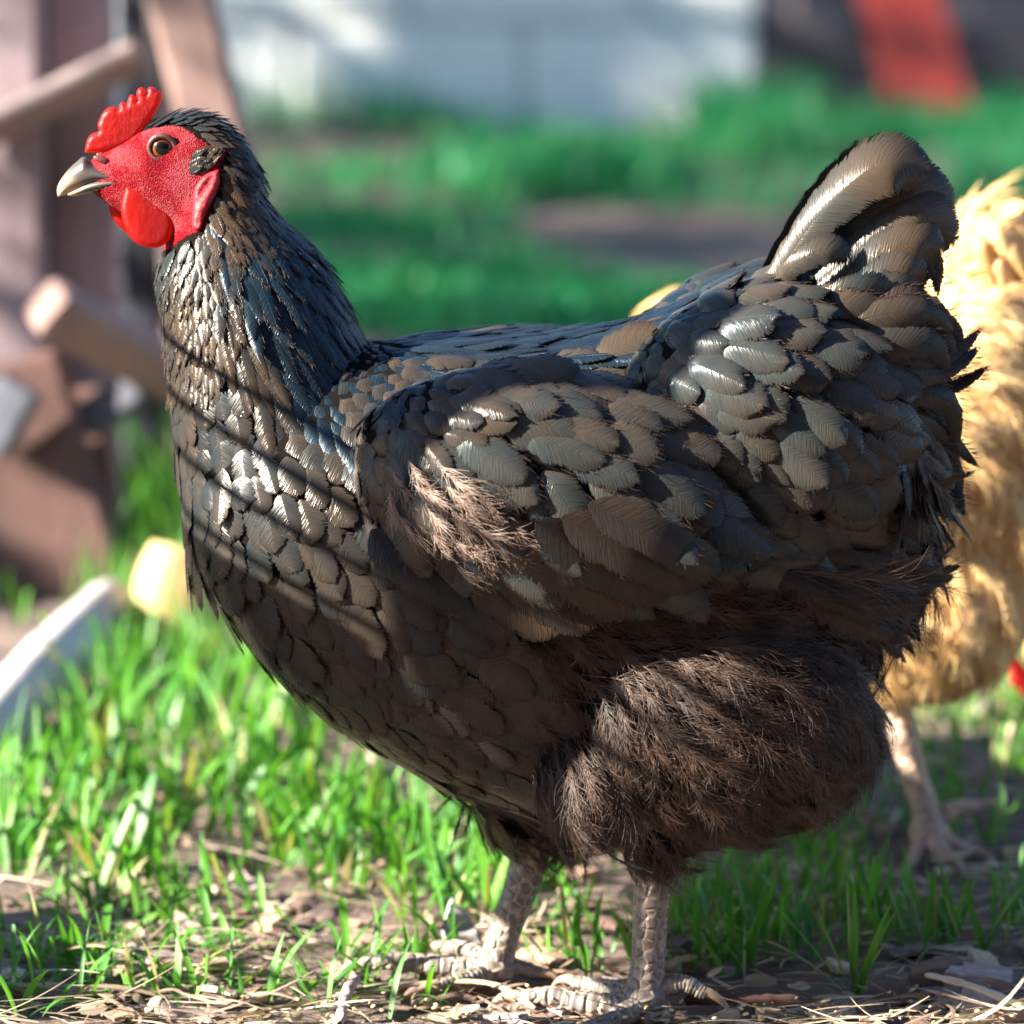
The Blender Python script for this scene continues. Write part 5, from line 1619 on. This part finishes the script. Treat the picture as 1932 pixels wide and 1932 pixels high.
def grass():
    # lush strip on the left behind the breast
    sets = [(160, 560, 1270, 1400, 180, .062), (100, 640, 1400, 1520, 150, .060), (300, 900, 1480, 1640, 210, .052), (0, 260, 1560, 1680, 80, .058), (600, 1050, 1600, 1750, 140, .046), (-60, 120, 1470, 1640, 60, .066)]
    for k, (a, b, c, d, n, h) in enumerate(sets):
        B = patch(a, b, c, d, n, 5, 0.010)
        m = len(B)
        blades('grass', B, h * (0.35 + 0.85 * rng.random(m)), 0.0028 + 0.0044 * rng.random(m), np.abs(rng.normal(size=m)) * 0.46, rng.random(m) * 6.28, M['grass'], 'tall green grass beside the black hen\'s breast' if k < 4 else 'green grass below the black hen\'s belly')
    # sparse blades in the left foreground
    B = patch(-20, 900, 1670, 1900, 380, 6, 0.010); m = len(B)
    blades('grass', B, 0.014 + 0.034 * rng.random(m), 0.0022 + 0.0026 * rng.random(m), np.abs(rng.normal(size=m)) * 0.7, rng.random(m) * 6.28, M['grass'], 'sparse short grass sprouting from the littered soil', droop=1.1)
    # right of the feet
    sets = [(1020, 1420, 1690, 1840, 150, .034), (1350, 1932, 1560, 1720, 260, .034), (1330, 1700, 1700, 1840, 170, .040), (1680, 1980, 1680, 1800, 150, .038), (1500, 1980, 1380, 1560, 150, .034), (1700, 2000, 1260, 1400, 200, .036)]
    for k, (a, b, c, d, n, h) in enumerate(sets):
        B = patch(a, b, c, d, n, 5, 0.010); m = len(B)
        blades('grass', B, h * (0.45 + 0.75 * rng.random(m)), 0.0016 + 0.0024 * rng.random(m), np.abs(rng.normal(size=m)) * 0.38, rng.random(m) * 6.28, M['grass'], 'green grass between the black hen\'s feet' if k == 0 else 'green grass around the golden hen\'s foot')
    # the same rough grass goes on to either side of what the picture shows
    for x0, x1, y0, y1, n in ((-1.1, -0.36, -0.2, 0.9, 900), (0.40, 1.2, -0.3, 1.1, 900), (-0.6, 0.9, 1.0, 1.9, 1100)):
        c = np.stack([rng.uniform(x0, x1, n // 6), rng.uniform(y0, y1, n // 6), np.zeros(n // 6)], 1)
        B = np.repeat(c, 6, 0) + np.concatenate([rng.normal(size=(len(c) * 6, 2)) * 0.02, np.zeros((len(c) * 6, 1))], 1); m = len(B)
        blades('grass', B, 0.05 * (0.4 + 0.8 * rng.random(m)), 0.0024 + 0.003 * rng.random(m), np.abs(rng.normal(size=m)) * 0.45, rng.random(m) * 6.28, M['grass'], 'rough patchy grass continuing round the hens')
    # grass against the trestle and the sunlit log
    B = patch(180, 420, 1090, 1260, 380, 5, 0.014); m = len(B)
    blades('grass', B, 0.05 * (0.4 + 0.9 * rng.random(m)), 0.002 + 0.002 * rng.random(m), np.abs(rng.normal(size=m)) * 0.35, rng.random(m) * 6.28, M['grass'], 'sunlit grass round the yellow split log')
    B = patch(180, 360, 900, 1050, 120, 4, 0.02); m = len(B)
    blades('grass', B, 0.10 * (0.5 + 0.9 * rng.random(m)), 0.003 + 0.003 * rng.random(m), np.abs(rng.normal(size=m)) * 0.3, rng.random(m) * 6.28, M['grass'], 'long shaded grass growing at the trestle', droop=1.0)
    # lawn beyond, in clumps and drifts
    far = [(500, 1120, 510, 640, 2000, .042), (520, 900, 410, 460, 600, .045), (560, 760, 320, 370, 300, .045), (900, 1200, 310, 380, 1800, .075), (1380, 1470, 250, 310, 800, .11), (480, 720, 205, 240, 900, .10), (700, 900, 225, 245, 300, .06), (1500, 1960, 240, 280, 900, .06), (1860, 2000, 200, 420, 900, .08), (1050, 1350, 560, 660, 900, .04), (1250, 1700, 330, 400, 400, .04)]
    for k, (a, b, c, d, n, h) in enumerate(far):
        B = patch(a, b, c, d, n, 14, 0.06 if c < 460 else 0.035); m = len(B)
        blades('lawn', B, h * (0.4 + 0.8 * rng.random(m)), 0.004 + 0.004 * rng.random(m), np.abs(rng.normal(size=m)) * 0.45, rng.random(m) * 6.28, M['lawn'], 'patchy green lawn between the hens and the white wall', nt=5)
grass()
def tuft(px, py, spec, label):
    """a grass tuft whose blades are thick enough to tell apart"""
    p = on_ground(px, py)
    root = empty('grass_tuft', (p.x, p.y, 0))
    tag(root, label, 'grass tuft', 'single tufts of coarse grass')
    for (dx, h, az, lean, w, dr) in spec:
        o = blades('blade', np.array([[dx, 0.002 * math.sin(dx * 900), -0.002]]), np.array([h]), np.array([w]), np.array([lean]), np.array([az]), M['grass'], None, 12, dr)
        for kk in ('kind', 'category'):
            if kk in o: del o[kk]
        o.parent = root
tuft(1610, 1870, [(0, .062, 1.5, .04, .0044, .2), (.002, .050, 0.2, .32, .0042, .4), (-.003, .060, 3.0, .62, .0046, .5), (-.004, .050, 3.2, .80, .0042, .5), (.001, .036, -.3, .45, .0044, .3), (.004, .052, .1, .20, .0036, .4), (-.002, .045, 2.7, .35, .0036, .5), (.003, .040, .4, .75, .0030, .8), (-.001, .058, 1.8, .15, .0036, .3), (.002, .030, -.8, .5, .0040, .4), (-.003, .028, 3.6, 1.0, .0044, .3), (.0, .066, 2.6, .45, .0030, 1.2)], 'bright sunlit coarse grass tuft in front of the golden hen\'s foot')
tuft(1850, 1800, [(0, .060, 0.3, .55, .0050, .3), (.002, .045, 2.9, .25, .0040, .3), (-.001, .056, 0.1, .75, .0044, .3), (.001, .045, .6, .5, .0036, .5), (-.002, .032, 3.1, .8, .0034, .6)], 'leaning coarse grass tuft behind the two wood chunks')
tuft(212, 1870, [(0, .040, 1.2, .1, .0042, .5), (.001, .060, .2, 1.2, .0036, .3), (-.001, .032, 2.8, .5, .0040, .5), (.002, .044, .3, .6, .0032, .8), (0, .026, 3.3, .9, .0038, .4), (.001, .050, -.1, 1.3, .0034, .2)], 'small coarse grass tuft alone on the littered soil')
tuft(430, 1880, [(0, .044, .4, .9, .0038, .4), (.001, .036, 1.4, .15, .0036, 1.1), (-.001, .055, .05, 1.25, .0040, .2)], 'few flopped grass blades by the pale straw splinter')
tuft(175, 1720, [(0, .070, .5, .35, .0050, .2), (.003, .062, .9, .45, .0040, .3)], 'two broad blue-green grass blades leaning over the left soil')
